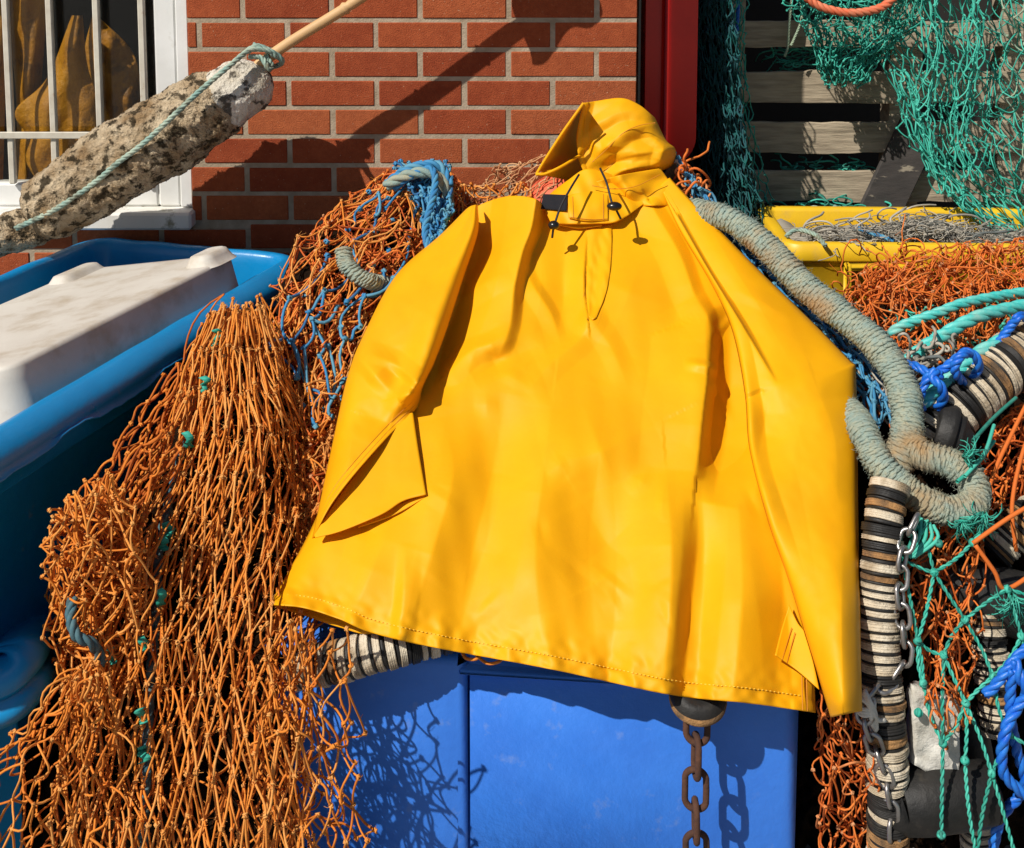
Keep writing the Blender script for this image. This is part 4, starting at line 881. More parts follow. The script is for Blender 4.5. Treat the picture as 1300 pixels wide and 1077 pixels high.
# ---------------------------------------------------------------- chains
def link(mb, c, T_, N_, L_, wd, r):
    """stadium shaped link centred at c, long axis T_, width axis N_"""
    t = np.linspace(0, 2 * np.pi, 28, endpoint=False); h = L_ / 2 - wd / 2
    X = np.cos(t) * wd / 2; Z = np.sin(t) * wd / 2 + np.sign(np.sin(t)) * h
    C = c + X[:, None] * N_ + Z[:, None] * T_; Tn = np.roll(C, -1, 0) - np.roll(C, 1, 0); Tn /= np.linalg.norm(Tn, axis=1, keepdims=True)
    B = np.cross(T_, N_); O = np.cross(Tn, B); a = np.arange(9) * 2 * np.pi / 9
    G = C[:, None] + r * (O[:, None] * np.cos(a)[:, None] + B * np.sin(a)[:, None]); return mb.grid(G, closed_u=True, closed_v=True)
def chain(pts, L_, wd, r, mat, label, tw=0.6):
    C = px3(pts, 300); s = np.r_[0, np.cumsum(np.linalg.norm(np.diff(C, axis=0), axis=1))]; step = L_ - 2.3 * r
    th = thing('chain', label, 'chain', C[-1]); k = 0; prevN = None
    T, U, W = frames(C)
    d = step / 2
    while d < s[-1]:
        i = int(np.searchsorted(s, d)); i = min(i, 299); c_ = C[i]; a = tw + (k % 2) * np.pi / 2 + random.uniform(-.2, .2)
        N_ = U[i] * math.cos(a) + W[i] * math.sin(a); link(lm := MB(), c_, T[i], N_, L_, wd, r); lm.obj('link', mat, th); d += step; k += 1
    return th
dsc = thing('rubber_bobbin', 'flat black rubber disc hanging by the hem above the rusty chain', 'bobbin', P(886, 905, 1.68))
q = P(886, 884, 1.662); m = MB(); a = np.linspace(0, 2 * np.pi, 48, endpoint=False)
for pr_, mt, nm in (([(0, .018), (.032, .018), (.040, .012), (.042, .0)], 'rubber', 'disc_face'), ([(.042, .0), (.0435, -.004), (.042, -.010), (.038, -.013), (.0, -.013)], 'fibre2', 'disc_rim')):
    G = np.array([[[q[0] + rr * math.cos(t), q[1] + rr * math.sin(t) * .9, q[2] + zz + .012 * math.sin(t)] for rr, zz in pr_] for t in a]); MB().grid(G, closed_u=True).obj(nm, M[mt], dsc)
chain([(885, 897, 1.66), (884, 960, 1.655), (883, 1010, 1.65), (884, 1100, 1.65)], .062, .032, .0050, M['rust'], 'dark rusty chain hanging down the face of the blue crate', tw=.1)
chain([(1165, 655, 1.78), (1150, 690, 1.76), (1142, 740, 1.74), (1146, 790, 1.72), (1148, 830, 1.71), (1136, 858, 1.70), (1108, 880, 1.68), (1098, 905, 1.665), (1108, 940, 1.665), (1120, 975, 1.665), (1130, 1020, 1.66), (1132, 1100, 1.66)],
      .036, .023, .0036, M['galv'], 'shiny galvanised chain tied to the striped rubber rope at the right of the smock', tw=.8)

# ---------------------------------------------------------------- strings of rubber discs
def discs(pts, dia_px, label, seed, n_disc=None, wmin=.004, wmax=.012, squash=1.0):
    g_ = random.Random(seed); C = px3(pts, 400); Ym = np.mean([p[2] for p in pts]); rad = dia_px / F * Ym / 2
    s = np.r_[0, np.cumsum(np.linalg.norm(np.diff(C, axis=0), axis=1))]; T, U, W = frames(C)
    th = thing('disc_rope', label, 'ground rope', C[0], 'ropes threaded with cut rubber discs'); d = 0; k = 0; a = np.linspace(0, 2 * np.pi, 40, endpoint=False)
    while d < s[-1]:
        blk = k % 2 == 1; w_ = g_.uniform(.003, .006) if blk else g_.uniform(wmin, wmax)
        i = min(int(np.searchsorted(s, d + w_ / 2)), 399); r0 = rad * (g_.uniform(.90, .96) if blk else g_.uniform(.95, 1.04))
        tilt = np.array([g_.uniform(-.06, .06), g_.uniform(-.06, .06)]); t_ = T[i] + U[i] * tilt[0] + W[i] * tilt[1]
        off = (U[i] * g_.uniform(-.04, .04) + W[i] * g_.uniform(-.04, .04)) * rad
        prof_ = [(.25, 0), (.97, 0), (1.0, .12)]
        nr_ = 1 if blk else g_.choice([2, 3, 4])
        for q_ in range(nr_): prof_ += [(1.0, (q_ + .25) / nr_), (1.012, (q_ + .5) / nr_), (1.0, (q_ + .8) / nr_), (.975, (q_ + .97) / nr_)]
        prof_ += [(.96, 1), (.25, 1)]
        ell = 1 + .03 * np.sin(2 * a + g_.uniform(0, 6)) + .015 * np.sin(5 * a + g_.uniform(0, 6))
        G = np.array([[C[i] + off + (U[i] * math.cos(t) + W[i] * math.sin(t)) * r0 * p_[0] * ell[j] + t_ * (p_[1] - .5) * w_ for p_ in prof_] for j, t in enumerate(a)])
        MB().grid(G, closed_u=True).obj('disc', M['rubber'] if blk else M[g_.choice(['fibre', 'fibre', 'fibre', 'fibre2', 'rubber'])], th)
        d += w_ * 1.02; k += 1
    MB().tubes(C[None][:, ::8], rad * .3, 10, cap=True).obj('core_rope', M['rubber'], th)
    return th
discs([(1180, 566, 2.06), (1204, 528, 2.07), (1238, 495, 2.09), (1272, 468, 2.12), (1330, 430, 2.18)], 76, 'striped rubber disc rope slanting up to the right edge below the turquoise ropes', 1, wmin=.008, wmax=.015)
discs([(1130, 612, 1.83), (1122, 660, 1.80), (1118, 720, 1.77), (1116, 780, 1.745), (1118, 840, 1.72), (1122, 900, 1.70), (1126, 960, 1.69), (1128, 1110, 1.68)], 54, 'upright striped rubber disc rope beside the cuff of the right sleeve', 2, wmin=.007, wmax=.014)
discs([(1340, 650, 1.95), (1300, 662, 1.93), (1262, 700, 1.92)], 52, 'striped rubber disc rope at the right edge above the black roller', 3)
discs([(1252, 778, 1.84), (1256, 820, 1.82), (1262, 870, 1.80), (1266, 930, 1.78)], 46, 'striped rubber disc rope half hidden by green cord netting under the black roller', 4)
discs([(372, 850, 1.725), (430, 840, 1.715), (490, 824, 1.715), (540, 810, 1.73), (600, 792, 1.75)], 54, 'striped rubber disc rope poking out below the left hem of the smock', 5, wmin=.008, wmax=.015)
discs([(1236, 985, 1.74), (1240, 1030, 1.73), (1244, 1110, 1.72)], 46, 'striped rubber disc rope at the bottom right under the blue rope', 6)

def roller(pts, radii, label, name='rubber_roller', mat='rubber'):
    C = px3(pts, 60); T, U, W = frames(C); r = np.interp(np.linspace(0, 1, 60), np.linspace(0, 1, len(radii)), radii); a = np.linspace(0, 2 * np.pi, 40, endpoint=False)
    o = MB().tubes(C[None], r[None], 40, cap=True).obj(name, M[mat]); return tag(o, label, 'roller', 'black rubber rollers in the gear pile')
roller([(1180, 545, 2.04), (1184, 546, 2.04), (1194, 550, 2.035), (1208, 556, 2.03), (1226, 562, 2.02), (1230, 563, 2.02)], [.03, .054, .060, .058, .05, .046, .020], 'black rubber cone beside the eye of the thick grey rope')
roller([(1195, 735, 1.86), (1200, 737, 1.86), (1240, 752, 1.86), (1300, 770, 1.86), (1350, 785, 1.86)], [.02, .042, .052, .054, .055], 'long black rubber roller behind the green cord netting')
roller([(1222, 908, 1.80), (1230, 922, 1.80), (1238, 985, 1.80)], [.02, .03, .032, .032], 'grey worn rubber roller low in the gear pile', mat='rubber')
roller([(1143, 1020, 1.69), (1145, 1020, 1.69), (1190, 1014, 1.69), (1250, 1006, 1.70), (1252, 1006, 1.70)], [.044, .048, .048, .048, .044], 'short black rubber roller at the bottom edge beside the shiny chain')

# ---------------------------------------------------------------- thick served rope
m = MB(); served(m, [(878, 268, 2.52), (898, 272, 2.47), (930, 281, 2.42), (975, 315, 2.34), (1020, 362, 2.25), (1070, 402, 2.17), (1115, 440, 2.10), (1145, 490, 2.03), (1152, 545, 1.96), (1140, 585, 1.925), (1128, 600, 1.93)], .0262, .0037)
served(m, [(1060, 505, 2.12), (1085, 530, 2.03), (1101, 558, 1.95), (1118, 590, 1.90), (1155, 625, 1.86), (1200, 648, 1.84), (1234, 642, 1.84), (1234, 610, 1.87), (1205, 588, 1.89), (1172, 578, 1.91), (1150, 560, 1.95)], .0232, .0037)
fuzz(m, 16000, 5, .0003); tag(m.obj('thick_rope', M['serve']), 'thick grey green rope wrapped in twine with an eye beside the right sleeve', 'rope')
# turquoise ropes
tp = 'turquoise ropes over the orange net'
for i, (pts, r_, lb) in enumerate((([(1130, 425, 2.32), (1145, 414, 2.32), (1191, 397, 2.33), (1228, 384, 2.35), (1300, 371, 2.40), (1380, 362, 2.45)], .0105, 'uppermost turquoise rope partly covered by orange twine'),
      ([(1142, 470, 2.17), (1149, 460, 2.18), (1184, 434, 2.20), (1238, 404, 2.24), (1300, 388, 2.30), (1380, 372, 2.36)], .0130, 'middle pale turquoise rope arching to the right edge'),
      ([(1160, 522, 2.03), (1165, 516, 2.04), (1210, 477, 2.08), (1243, 449, 2.11), (1300, 421, 2.16), (1380, 395, 2.2)], .0135, 'lowest turquoise rope with the blue knot around it'))):
    tag(laid(MB(), pts, r_, pitch=8, K=9).obj('rope', M['turq']), lb, 'rope', tp)
m = MB()
laid(m, [(1152, 462, 2.10), (1165, 466, 2.07), (1180, 474, 2.05), (1196, 470, 2.04), (1215, 455, 2.04), (1228, 447, 2.04), (1240, 455, 2.04), (1242, 468, 2.05), (1234, 478, 2.07), (1222, 470, 2.09), (1218, 458, 2.09)], .0085)
laid(m, [(1232, 448, 2.04), (1220, 452, 2.02), (1212, 466, 2.02), (1216, 478, 2.03), (1224, 486, 2.06)], .0085)
laid(m, [(1196, 476, 2.03), (1180, 478, 2.03), (1171, 494, 2.03), (1166, 512, 2.02), (1172, 520, 2.02)], .0085)
laid(m, [(1188, 470, 2.03), (1184, 480, 2.02), (1194, 490, 2.01), (1198, 505, 2.02), (1190, 518, 2.04)], .0085)
laid(m, [(1240, 462, 2.08), (1252, 456, 2.12), (1285, 412, 2.13), (1292, 404, 2.12), (1300, 402, 2.14), (1310, 415, 2.16)], .0085)
tag(m.obj('rope', M['brope']), 'bright blue rope knotted around the lowest turquoise rope', 'rope')
m = MB(); laid(m, [(1335, 800, 1.70), (1298, 828, 1.69), (1280, 848, 1.68), (1262, 872, 1.68), (1250, 882, 1.68)], .0078); laid(m, [(1288, 838, 1.68), (1296, 862, 1.67), (1304, 880, 1.67), (1290, 900, 1.67), (1276, 930, 1.66), (1272, 975, 1.66), (1290, 1000, 1.66), (1330, 1030, 1.66)], .0085)
laid(m, [(1285, 850, 1.675), (1282, 900, 1.68), (1290, 950, 1.69), (1300, 1000, 1.69), (1270, 1040, 1.68), (1255, 1110, 1.68)], .008)
tag(m.obj('rope', M['brope']), 'bright blue rope tangle at the bottom right corner', 'rope')

# ---------------------------------------------------------------- right pile of nets
def dr2(x, y): return 1 / np.interp(y, [300, 350, 450, 550, 700, 850, 1100], [1 / 2.72, 1 / 2.55, 1 / 2.30, 1 / 2.14, 1 / 1.97, 1 / 1.85, 1 / 1.75])
pr = thing('fishing_net', 'bright orange tangled net heaped over the yellow bin at the right', 'net', P(1200, 480, 2.4))
FR = poly([(1100, 345), (1085, 380), (1090, 430), (1130, 490)], [(1320, 300), (1330, 350), (1330, 400), (1330, 440)], lambda x, y: dr2(x, y) - .02, .02, 70, 81)
m = MB(); [net(m, back(FR, .014 * q - .03), 10, 9, .0017, .6, 10, .03, seed=182 + q, tone=(.3, .9), warp=(22, 42)) for q in range(5)]
chaos(m, poly([(1065, 330), (1060, 390)], [(1180, 300), (1170, 400)], lambda x, y: dr2(x, y) - .03, .02, 70, 84), 26, 80, .8, .0018, .03, seed=84, tone=(.3, .9))
[net(m, poly([(1110, 322), (1090, 390)], [(1330, 302), (1330, 360)], lambda x, y: dr2(x, y) - .04 + .02 * q, .02, 70, 86), 11, 6, .0016, .6, 9, .03, seed=287 + q, tone=(.3, .9), warp=(16, 40)) for q in range(2)]
fuzz(m, 3000, 6); m.obj('mesh', M['orange2'], pr)
FRc = poly([(1120, 372), (1090, 430), (1080, 500), (1080, 620), (1080, 760), (1000, 900), (990, 1110)], [(1360, 350), (1380, 430), (1380, 500), (1380, 620), (1380, 760), (1380, 900), (1380, 1110)], dr2, .015, 70, 85)
core(FRc, M['core'], .14, pr, seed=86, nu=70, nv=90)
pg = thing('fishing_net', 'green net layer tangled between the turquoise ropes', 'net', P(1180, 480, 2.3))
m = MB(); FG = poly([(1125, 400), (1150, 450), (1190, 470)], [(1320, 370), (1320, 420), (1320, 450)], lambda x, y: dr2(x, y) + .0, .015, 50, 88)
[net(m, back(FG, .02 * q), 9, 7, .0019, .6, 8, .03, seed=189 + q, warp=(16, 36)) for q in range(2)]; m.obj('mesh', M['green_tw'], pg)
m = MB(); chaos(m, poly([(1150, 440), (1165, 500)], [(1215, 440), (1215, 500)], lambda x, y: 2.16 + 0 * x, .015, 50, 98), 70, 40, .8, .003, .02, seed=99)
m.obj('pale_strands', M['grey_tw'], pg)
# lower orange bundle
po = thing('fishing_net', 'orange netting hanging between the striped rubber ropes at the right', 'net', P(1200, 980, 1.8))
FO = poly([(1185, 660), (1150, 720), (1160, 800), (1175, 870), (1190, 930)], [(1240, 655), (1235, 720), (1230, 790), (1225, 860), (1225, 920)], lambda x, y: dr2(x, y) - .14, .015, 60, 91)
m = MB(); [net(m, back(FO, .02 * q), 4, 10, .0016, .5, 8, .03, seed=192 + q, tone=(.3, .9), warp=(14, 50)) for q in range(3)]
FO2 = poly([(1285, 520), (1240, 590), (1225, 650)], [(1340, 500), (1330, 600), (1310, 680)], lambda x, y: dr2(x, y) - .06, .02, 60, 94)
[net(m, back(FO2, .02 * q), 6, 9, .0018, .5, 8, .03, seed=196 + q, tone=(.2, .9), warp=(16, 50)) for q in range(3)]
for q in ([(1320, 480, 2.0), (1290, 540, 1.95), (1262, 600, 1.9), (1248, 650, 1.86)], [(1330, 500, 2.0), (1300, 570, 1.93), (1285, 640, 1.88), (1290, 700, 1.86)], [(1235, 690, 1.76), (1285, 655, 1.76), (1340, 625, 1.78)], [(1238, 692, 1.76), (1262, 725, 1.75), (1278, 748, 1.75), (1330, 715, 1.77)]):
    m.tubes(px3(q, 24)[None], .0036, 7, cap=True, tone=.5)
FO3 = poly([(1040, 880), (1040, 960), (1040, 1110)], [(1100, 900), (1105, 960), (1110, 1110)], lambda x, y: 1.70 + 0 * x, .02, 60, 96)
[net(m, back(FO3, .02 * q), 5, 9, .0016, .5, 9, .03, seed=199 + q, tone=(.3, .9), warp=(18, 36)) for q in range(2)]
m.obj('mesh', M['orange2'], po)
# big-mesh green cord net
nd = dict(z=(1249, 654), a=(1145, 710), b=(1186, 727), c=(1235, 689), d=(1279, 748), e=(1225, 787), f=(1165, 814), g=(1198, 832), h=(1261, 859), i=(1297, 808), j=(1226, 893), k=(1281, 933), l=(1172, 868), m=(1197, 944), n=(1225, 966), o=(1259, 982), p=(1166, 905), q=(1178, 660), r=(1212, 662), s=(1330, 830), t=(1325, 765), u=(1160, 660), v=(1330, 960), w=(1240, 1090), x=(1290, 1090), y=(1195, 1060), aa=(1192, 690))
ed = 'ab bc be ed eg gf eh hi gj hj hk jn jo ko af lf lm fl gm cz dt iv di is bf qa ub rz jm kv ow ox my nw aaa'.split()
gy = lambda x, y: float(np.interp(y, [650, 800, 1000, 1100], [1.80, 1.72, 1.64, 1.62]))
gn = thing('cord_net', 'wide mesh net of green cord over the black roller at the right', 'net', P(1225, 982, 1.7)); m = MB()
for e_ in ed:
    if len(e_) != 2: continue
    A_, B__ = nd[e_[0]], nd[e_[1]]; mx, my = (A_[0] + B__[0]) / 2 + random.uniform(-4, 4), (A_[1] + B__[1]) / 2 + random.uniform(-2, 5)
    laid(m, [(A_[0], A_[1], gy(*A_)), (mx, my, gy(mx, my) + random.uniform(-.008, .008)), (B__[0], B__[1], gy(*B__))], .0031, strands=2, pitch=8, K=6)
for k_, A_ in nd.items():
    if k_ in ('z', 'q', 'r', 'u'): continue
    for _ in range(3):
        c_ = P(A_[0], A_[1], gy(*A_) - .002); t = np.linspace(0, 2 * np.pi, 14); q1, q2 = rng.normal(size=3), rng.normal(size=3); q1 /= np.linalg.norm(q1); q2 -= q2 @ q1 * q1; q2 /= np.linalg.norm(q2)
        m.tubes((c_ + .0042 * (np.cos(t)[:, None] * q1 + np.sin(t)[:, None] * q2))[None], .0028, 6, tone=random.random())
def frayed(mb, x, y, Y, n, ln, r=.0009, hd=1.3):
    chaos(mb, lambda u, v: (x + 6 * (u - .5), y + 6 * (v - .5), Y + 0 * u), n, ln, .5, r, .01, K=4, N=7, seed=int(x), heading=hd, hs=.8)
frayed(m, 1285, 755, 1.73, 60, 34); frayed(m, 1249, 650, 1.80, 60, 30, hd=1.9); frayed(m, 1222, 660, 1.80, 50, 24); frayed(m, 1222, 580, 1.86, 40, 26, hd=0)
for k in range(5): m.tubes(px3([(1165 + k * 5, 655 + k * 3, 1.80), (1158 + k * 8, 685, 1.78), (1148 + k * 3, 708, 1.77)], 12)[None], .003, 6, tone=random.random())
for q in ([(1215, 612, 1.84), (1240, 590, 1.88), (1262, 560, 1.93)], [(1225, 605, 1.84), (1250, 575, 1.88), (1262, 540, 1.95)], [(1235, 560, 1.9), (1262, 530, 1.96), (1290, 505, 2.0)]): m.tubes(px3(q, 12)[None], .0032, 6, tone=random.random())
m.obj('mesh', M['green_tw'], gn)
# rags and the pale board
wbm = MB(); u, v = np.meshgrid(np.linspace(0, 1, 20), np.linspace(0, 1, 20)); x = 1156 + 58 * u; y = 868 + 100 * v + 22 * u
wbm.grid(P(x, y, 1.705 + .003 * Wob(40, seed=5)(x, y))); tag(wbm.obj('foam_offcut', M['rag'], solid=.03), 'pale foam offcut wedged beside the upright striped rope', 'foam')
m = MB()
for k in range(5):
    m.tubes(px3([(1094 + random.uniform(-4, 4), 876 + k * 3, 1.665), (1104, 890 + k * 2, 1.655), (1112 + random.uniform(-6, 6), 905 + k * 4, 1.66), (1118 + random.uniform(-8, 6), 922 + random.uniform(-8, 8), 1.665)], 14)[None], .0035, 7, cap=True)
for k in range(3):
    t = np.linspace(0, 6.28, 20); c_ = P(1100, 893 + k * 4, 1.665); m.tubes((c_ + np.stack([.012 * np.cos(t), .010 * np.sin(t), .004 * np.sin(t + 1)], 1))[None], .003, 6)
tag(m.obj('rag', M['rag']), 'white rag strip tied around the shiny chain', 'rag')

# blue and grey net along the right sleeve under the thick rope
fs = thing('fishing_net', 'grey blue net showing between the right sleeve and the thick grey rope', 'net', P(1100, 560, 2.1))
FS = poly([(858, 200), (900, 275), (960, 340), (1030, 408), (1083, 465), (1092, 520)], [(880, 225), (930, 290), (1000, 350), (1080, 430), (1130, 490), (1150, 560)],
          lambda x, y: 1 / np.interp(y, [200, 280, 400, 500, 600], [1 / 2.60, 1 / 2.51, 1 / 2.31, 1 / 2.15, 1 / 2.03]), .012, 40, 101)
m = MB(); net(m, FS, 4, 16, .0032, .5, 7, .02, seed=102, tone=(.3, 1)); net(m, back(FS, .02), 4, 20, .0026, .5, 6, .02, seed=103, tone=(.3, 1), warp=(8, 40)); m.obj('mesh', M['blue_tw'], fs)
m = MB(); net(m, back(FS, .01), 3, 14, .0024, .5, 6, .02, seed=107, tone=(.4, 1), warp=(8, 40)); m.obj('grey_strands', M['grey_tw'], fs)
FSb = lambda u, v: (lambda a: (a[0], a[1], a[2] + .04))(FS(u, v))
m = MB(); net(m, FSb, 5, 26, .002, .5, 6, .02, seed=104, warp=(10, 30)); chaos(m, poly([(858, 205), (880, 265)], [(872, 205), (905, 262)], lambda x, y: 2.55 + 0 * x, .01, 40, 5), 26, 40, .7, .003, .02, seed=105, tone=(.5, 1)); m.obj('orange_strands', M['orange2'], fs)
core(FS, M['core'], .10, fs, seed=106, thick=.3)
# great mass filling under jacket and behind
big = thing('fishing_net', 'loose strands over a shade-coloured backing filling the heap beneath the yellow smock', 'net', P(700, 700, 2.2))
FBig = poly([(600, 262), (560, 330), (500, 430), (440, 560), (400, 680), (380, 780)], [(850, 240), (930, 340), (1010, 430), (1060, 560), (1070, 700), (1040, 780)], lambda x, y: Yj(x, y) + .02, .0, 60, 1)
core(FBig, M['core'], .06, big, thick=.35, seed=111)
m = MB(); net(m, poly([(575, 238), (590, 275)], [(672, 235), (672, 275)], lambda x, y: 2.64 + 0 * x, .01, 60, 4), 8, 5, .002, .5, 6, .03, seed=113, warp=(10, 30))
m.tubes(px3([(585, 824, 1.72), (592, 836, 1.70), (606, 836, 1.69), (612, 826, 1.72)], 16)[None], .0026, 6)
m.tubes(px3([(600, 828, 1.72), (618, 842, 1.70), (634, 840, 1.69), (640, 832, 1.73)], 16)[None], .0024, 6)
m.obj('loose_strands', M['orange'], big)

# ---------------------------------------------------------------- yellow bin with grey netting
yb = thing('fish_box', 'yellow plastic fish box full of grey tangled line below the timber slats', 'fish box', P(1150, 380, 3.0))
zr = P(1020, 312, 2.86)[2]; x0 = P(1000, 312, 2.86)[0]; Lb, Wb = 1.0, .40
yp, yn = rrect(x0 + Lb / 2, 2.86 + Wb / 2, Lb, Wb, .05, R(-2))
profb = [(-.045, -.3), (-.035, -.06), (-.032, -.01), (-.028, -.001), (-.02, .001), (-.004, .0), (.002, -.003), (.003, -.04), (.0, -.047), (-.006, -.047), (-.010, -.05), (-.02, -.3)]
ym = MB().grid(sweep(yp, yn, profb, zr), closed_u=True); yi, _ = rrect(x0 + Lb / 2, 2.86 + Wb / 2, Lb - .08, Wb - .08, .04, R(-2)); ym.add(np.c_[yi, np.full(len(yi), zr - .25)], np.arange(len(yi))[None]); ym.obj('shell', M['ybin'], yb)
hm = MB(); hp = P(1130, 335, 2.84); 
for sg in (-1, 1): hm.box((hp[0] + sg * .10, 2.852, zr - .085), (.014, .03, .085), rot=0, bev=.004)
hm.box((hp[0], 2.852, zr - .05), (.2, .03, .012), bev=.004); hm.obj('handle_rim', M['ybin'], yb)
YF = lambda u, v: (P_ := None, 1)[0] or (1030 + 270 * u, 290 + 16 * v + 8 * np.sin(u * 9), 3.22 - .3 * v)
m = MB(); chaos(m, YF, 900, 55, .7, .0013, .04, seed=121, ysc=.4); chaos(m, YF, 60, 90, .5, .003, .03, seed=122, ysc=.4)
tag(m.obj('tangled_line', M['grey_tw']), 'grey tangle of fishing line filling the yellow fish box', 'net')
u, v = np.meshgrid(np.linspace(0, 1, 40), np.linspace(0, 1, 16)); YY = 2.90 + .32 * v; XX = x0 + .04 + .9 * u
m = MB().grid(np.stack([XX, YY, zr - .06 + .02 * Wob(.12, seed=3)(XX, YY)], -1)); m.obj('net_backing', M['grey_tw'], yb, solid=.02)
m = MB(); laid(m, [(998, 300, 2.92), (1012, 292, 2.94), (1035, 298, 2.90), (1048, 312, 2.85)], .006); tag(m.obj('rope', M['trope']), 'pale rope end over the left rim of the yellow fish box', 'rope')
tag(laid(MB(), [(1090, 290, 2.99), (1112, 298, 2.96), (1135, 306, 2.92)], .006).obj('rope', M['blue_tw']), 'short blue rope lying on the grey tangle in the yellow fish box', 'rope')

# ---------------------------------------------------------------- timber slats behind
PY = 3.56
pal = thing('timber_pallet', 'weathered grey timber pallet standing upright behind the yellow bin', 'pallet', P(1130, 300, PY) * [1, 1, 0])
xa, xb = P(905, 150, PY)[0], P(1420, 150, PY)[0]
for (y0_, y1_) in ((-45, -8), (27, 60), (91, 131), (156, 195), (218, 257), (281, 318), (345, 380)):
    z1_, z0_ = P(1100, y0_, PY)[2], P(1100, y1_, PY)[2]
    n = 60; m = MB(); xs = np.linspace(xa, xb, n); wz = Wob(.5, 1, seed=y0_ + 60); wy = Wob(.11, 1, seed=y1_ + 3)
    top = z1_ + .003 * wz(xs) + .0012 * wy(xs); bot = z0_ + .003 * wz(xs + 5) + .0012 * wy(xs + 3); yo = PY + random.uniform(-.004, .004)
    ring = np.stack([np.stack([xs, np.full(n, yo), bot], 1), np.stack([xs, np.full(n, yo), top], 1), np.stack([xs, np.full(n, yo + .018), top], 1), np.stack([xs, np.full(n, yo + .018), bot], 1)], 1)
    m.grid(ring, closed_v=True); m.obj('slat', M['wood'], pal, smooth_=False, bevel=.0015)
for px in (925, 1150, 1290):
    q = P(px, 200, PY)[0]; m = MB(); m.box((q, PY + .068, 1.2), (.095, .09, 2.4)); m.obj('bearer', M['wood'], pal, smooth_=False)
m = MB(); a_, b_ = P(1168, 160, PY - .03), P(1096, 312, PY - .04); d = b_ - a_; Ld = np.linalg.norm(d); e_1 = d / Ld; e_3 = np.array([0, -1, 0.]); e_3 -= e_3 @ e_1 * e_1; e_3 /= np.linalg.norm(e_3); e_2 = np.cross(e_3, e_1)
m.box((a_ + b_) / 2, (Ld, .125, .02), rot=np.stack([e_1, e_2, e_3], 1), bev=.002); tag(m.obj('loose_board', M['darkwood'], smooth_=False), 'dark scuffed board leaning diagonally across the timber pallet', 'board')
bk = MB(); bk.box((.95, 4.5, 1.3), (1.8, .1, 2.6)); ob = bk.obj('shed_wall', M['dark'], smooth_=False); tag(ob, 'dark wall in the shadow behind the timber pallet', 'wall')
# stray ropes and nets seen in the gaps
m = MB(); chaos(m, lambda u, v: (1000 + 95 * u, 208 + 8 * v, PY + .06 + 0 * u), 26, 40, .7, .003, .02, seed=131, ysc=.4)
tag(m.obj('net_strands', M['green_tw']), 'loose green strands in the gap below the middle pallet slat', 'net')
m = MB(); chaos(m, lambda u, v: (940 + 150 * u, 262 + 12 * v, PY - .05 + 0 * u), 60, 60, .6, .003, .02, seed=132, ysc=.4)
tag(m.obj('net_strands', M['green_tw']), 'loose green strands along the bottom slat just above the yellow fish box', 'net')
m = MB(); chaos(m, lambda u, v: (960 + 110 * u, 66 + 16 * v, PY + .06 + 0 * u), 30, 50, .6, .0025, .02, seed=133, ysc=.6)
tag(m.obj('net_strands', M['green_tw']), 'shaded green strands in the top gap of the timber pallet', 'net')
m = MB(); laid(m, [(1018, 275, 3.4), (1035, 266, 3.38), (1055, 272, 3.38), (1062, 264, 3.4)], .012)
tag(m.obj('rope', M['trope']), 'coiled pale rope lying on the bottom slat of the pallet', 'rope')
m = MB(); laid(m, [(1006, -10, PY - .06), (1002, 30, PY - .06), (1000, 60, PY - .06), (996, 72, PY - .06)], .004); 
tag(m.obj('rope', M['pale_tw']), 'thin pale cord hanging in front of the upper pallet slats', 'rope')
tag(laid(MB(), [(1014, -10, PY - .06), (1018, 22, PY - .07), (1008, 50, PY - .07), (1004, 58, PY - .07)], .004).obj('rope', M['pale_tw']), 'forked pale cord end curving in front of the upper slats beside the bunched net', 'rope')
m = MB(); laid(m, [(938, -20, 3.5), (936, 30, 3.5), (933, 90, 3.5)], .006); tag(m.obj('rope', M['brope']), 'thin blue rope hanging straight beside the dark green net', 'rope')

# dark green net curtain
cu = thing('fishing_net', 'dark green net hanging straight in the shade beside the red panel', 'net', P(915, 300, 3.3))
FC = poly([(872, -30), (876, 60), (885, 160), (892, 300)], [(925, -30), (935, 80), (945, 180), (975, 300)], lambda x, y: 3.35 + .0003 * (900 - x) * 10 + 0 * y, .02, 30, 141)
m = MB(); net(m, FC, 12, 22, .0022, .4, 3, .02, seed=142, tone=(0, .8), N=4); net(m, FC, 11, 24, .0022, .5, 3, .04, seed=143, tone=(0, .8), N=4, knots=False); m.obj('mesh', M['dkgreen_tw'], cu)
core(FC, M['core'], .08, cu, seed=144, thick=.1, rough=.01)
m = MB(); FC2 = poly([(918, -30), (926, 80), (935, 180), (945, 300)], [(945, -30), (945, 80), (958, 180), (985, 290)], lambda x, y: 3.42 + 0 * y, .02, 30, 145); net(m, FC2, 4, 22, .0018, .5, 4, .02, seed=146, tone=(.2, .8), N=4); m.obj('loose_edge', M['green_tw'], cu)

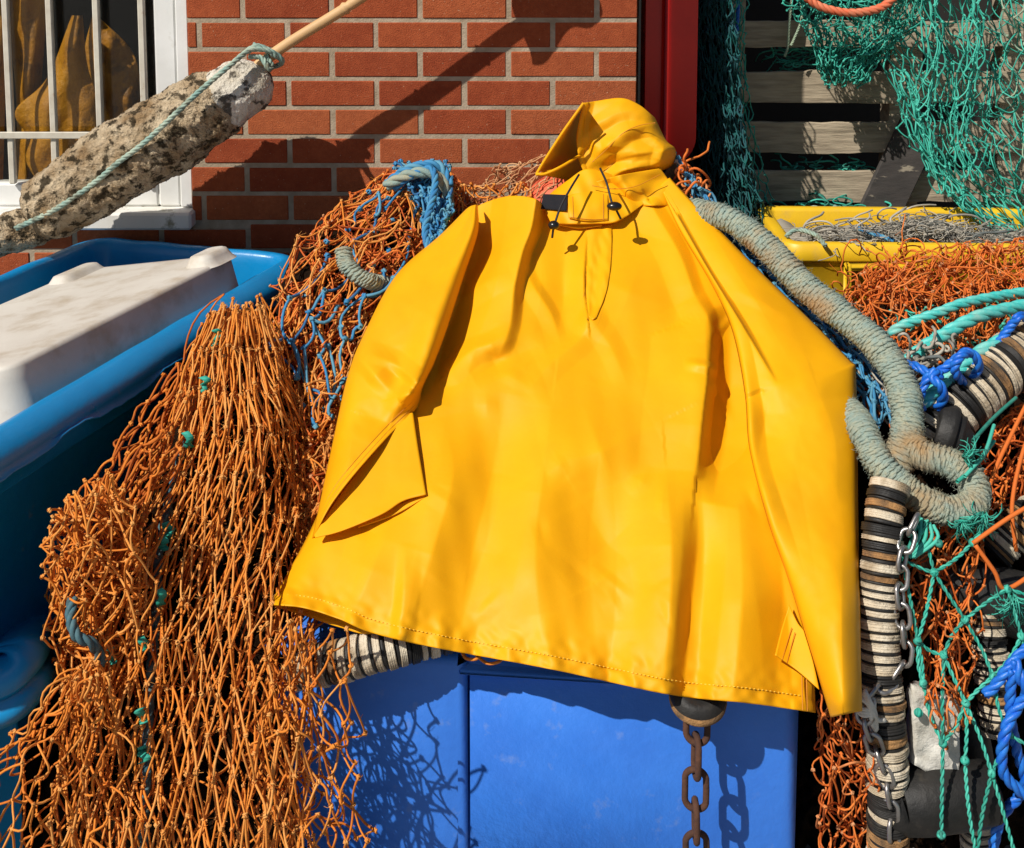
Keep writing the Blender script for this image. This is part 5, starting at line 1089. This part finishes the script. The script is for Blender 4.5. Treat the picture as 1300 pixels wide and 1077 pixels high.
# hanging green nets
g1 = thing('fishing_net', 'large green net draped over the pallet at the top right', 'net', P(1230, 300, 3.4))
Lg = [(1080, -40), (1092, 30), (1128, 90), (1140, 150), (1180, 212), (1228, 268), (1290, 312)]; Rg = [(1400, -40), (1400, 30), (1400, 90), (1400, 150), (1400, 212), (1400, 268), (1400, 330)]
FGm = poly(Lg, Rg, lambda x, y: 3.42 - .0008 * np.clip(y, 0, 300) + 0 * x, .035, 60, 151)
m = MB(); net(m, FGm, 15, 18, .0020, .4, 4, .03, seed=152, tone=(.3, 1), warp=(10, 80))
F_b = lambda u, v: (lambda a: (a[0], a[1], a[2] + .05))(FGm(u * .9, v)); net(m, F_b, 16, 19, .0020, .5, 4, .04, seed=153, tone=(.1, .8), warp=(14, 60))
for c_ in ([(1165, -40), (1185, 60), (1170, 150), (1200, 250)], [(1225, -40), (1235, 60), (1215, 150), (1230, 230)], [(1140, 90), (1160, 150), (1190, 215), (1240, 270), (1300, 310)]):
    cc = cat(c_, 50)
    fnn = lambda u, v, cc=cc: (np.interp(v * 49, np.arange(50), cc[:, 0]) + 22 * (u - .5), np.interp(v * 49, np.arange(50), cc[:, 1]), 3.31 + .0 * u - .0005 * np.interp(v * 49, np.arange(50), cc[:, 1]))
    net(m, fnn, 3, 13, .0024, .5, 4, .02, seed=154, tone=(.3, 1))
fuzz(m, 2500, 5, .0005); m.obj('mesh', M['green_tw'], g1)
m = MB(); net(m, lambda u, v: FGm(.55 + .45 * u, v * .8), 6, 11, .0022, .5, 6, .03, seed=157, warp=(10, 50), keep=.7); m.obj('faded_strands', M['pale_tw'], g1)
g2 = thing('fishing_net', 'bunched green net sagging below the orange rope at the top', 'net', P(1080, 100, 3.4))
m = MB(); FG2 = poly([(985, -40), (1005, 10), (1028, 50), (1046, 102)], [(1190, -40), (1170, 20), (1130, 60), (1095, 104)], lambda x, y: 3.36 + 0 * x, .02, 40, 155)
[net(m, back(FG2, .02 * q), 12, 14, .0019, .6, 4, .03, seed=156 + q, tone=(.1, .9), warp=(14, 50)) for q in range(3)]; m.obj('mesh', M['green_tw'], g2)
m = MB(); laid(m, [(1000, -30, 3.28), (1030, 2, 3.27), (1060, 14, 3.26), (1092, 16, 3.26), (1125, 6, 3.27), (1150, -25, 3.28)], .012, pitch=5); tag(m.obj('rope', mk('orange_rope', B4(.7, .12, .04), B4(.6, .2, .1), scale=30, rough=.7))
, 'orange rope hoop edging the bunched green net at the top', 'rope')

# red panel at the wall corner
rp_ = thing('red_panel', 'dark red moulded plastic panel with a rounded lower corner beside the brick wall', 'panel', P(845, 190, 3.27))
xl_, xr2 = P(815, 100, 3.27)[0], P(880, 100, 3.27)[0]; zb2 = P(850, 205, 3.27)[2]
def rpanel(x0_, x1_, z0_, z1_, r_, y0_, y1_, nm):
    pts_ = [(x0_, z1_), (x0_, z0_)] + [(x1_ - r_ + r_ * math.sin(t), z0_ + r_ - r_ * math.cos(t)) for t in np.linspace(0, math.pi / 2, 10)] + [(x1_, z1_)]
    pts_ = np.array(pts_); k = len(pts_); c_ = pts_.mean(0); m = MB()
    rings_ = []
    for (s_, yy) in ((-.012, y1_), (0, y1_ - .005), (0, y0_ + .012), (-.004, y0_ + .004), (-.012, y0_)):
        dvec = (pts_ - c_); dvec /= np.abs(dvec).max(); rings_.append(np.stack([pts_[:, 0] + dvec[:, 0] * s_, np.full(k, yy), pts_[:, 1] + dvec[:, 1] * s_], 1))
    G = np.stack(rings_, 1); m.grid(G, closed_u=True); m.add(G[:, -1], np.arange(k)[None]); m.add(G[:, 0], np.arange(k)[None][:, ::-1]); return m.obj(nm, M['redpl'], rp_)
rpanel(xl_, xr2, zb2, 2.6, .08, 3.2, 3.35, 'panel'); xq = P(846, 100, 3.2)[0]
m = MB(); m.box((xq - .004, 3.196, (zb2 + 2.6) / 2 + .02), (.02, .022, 2.6 - zb2 - .06), bev=.006); m.obj('rib', M['redpl'], rp_)
m = MB(); m.box((P(811, 60, 3.0)[0] + .002, 3.03, 1.4), (.006, .06, 2.8), bev=.001); tag(m.obj('corner_strip', M['blackplastic'], smooth_=False), 'thin dark strip running up the right end of the brick wall', 'strip')
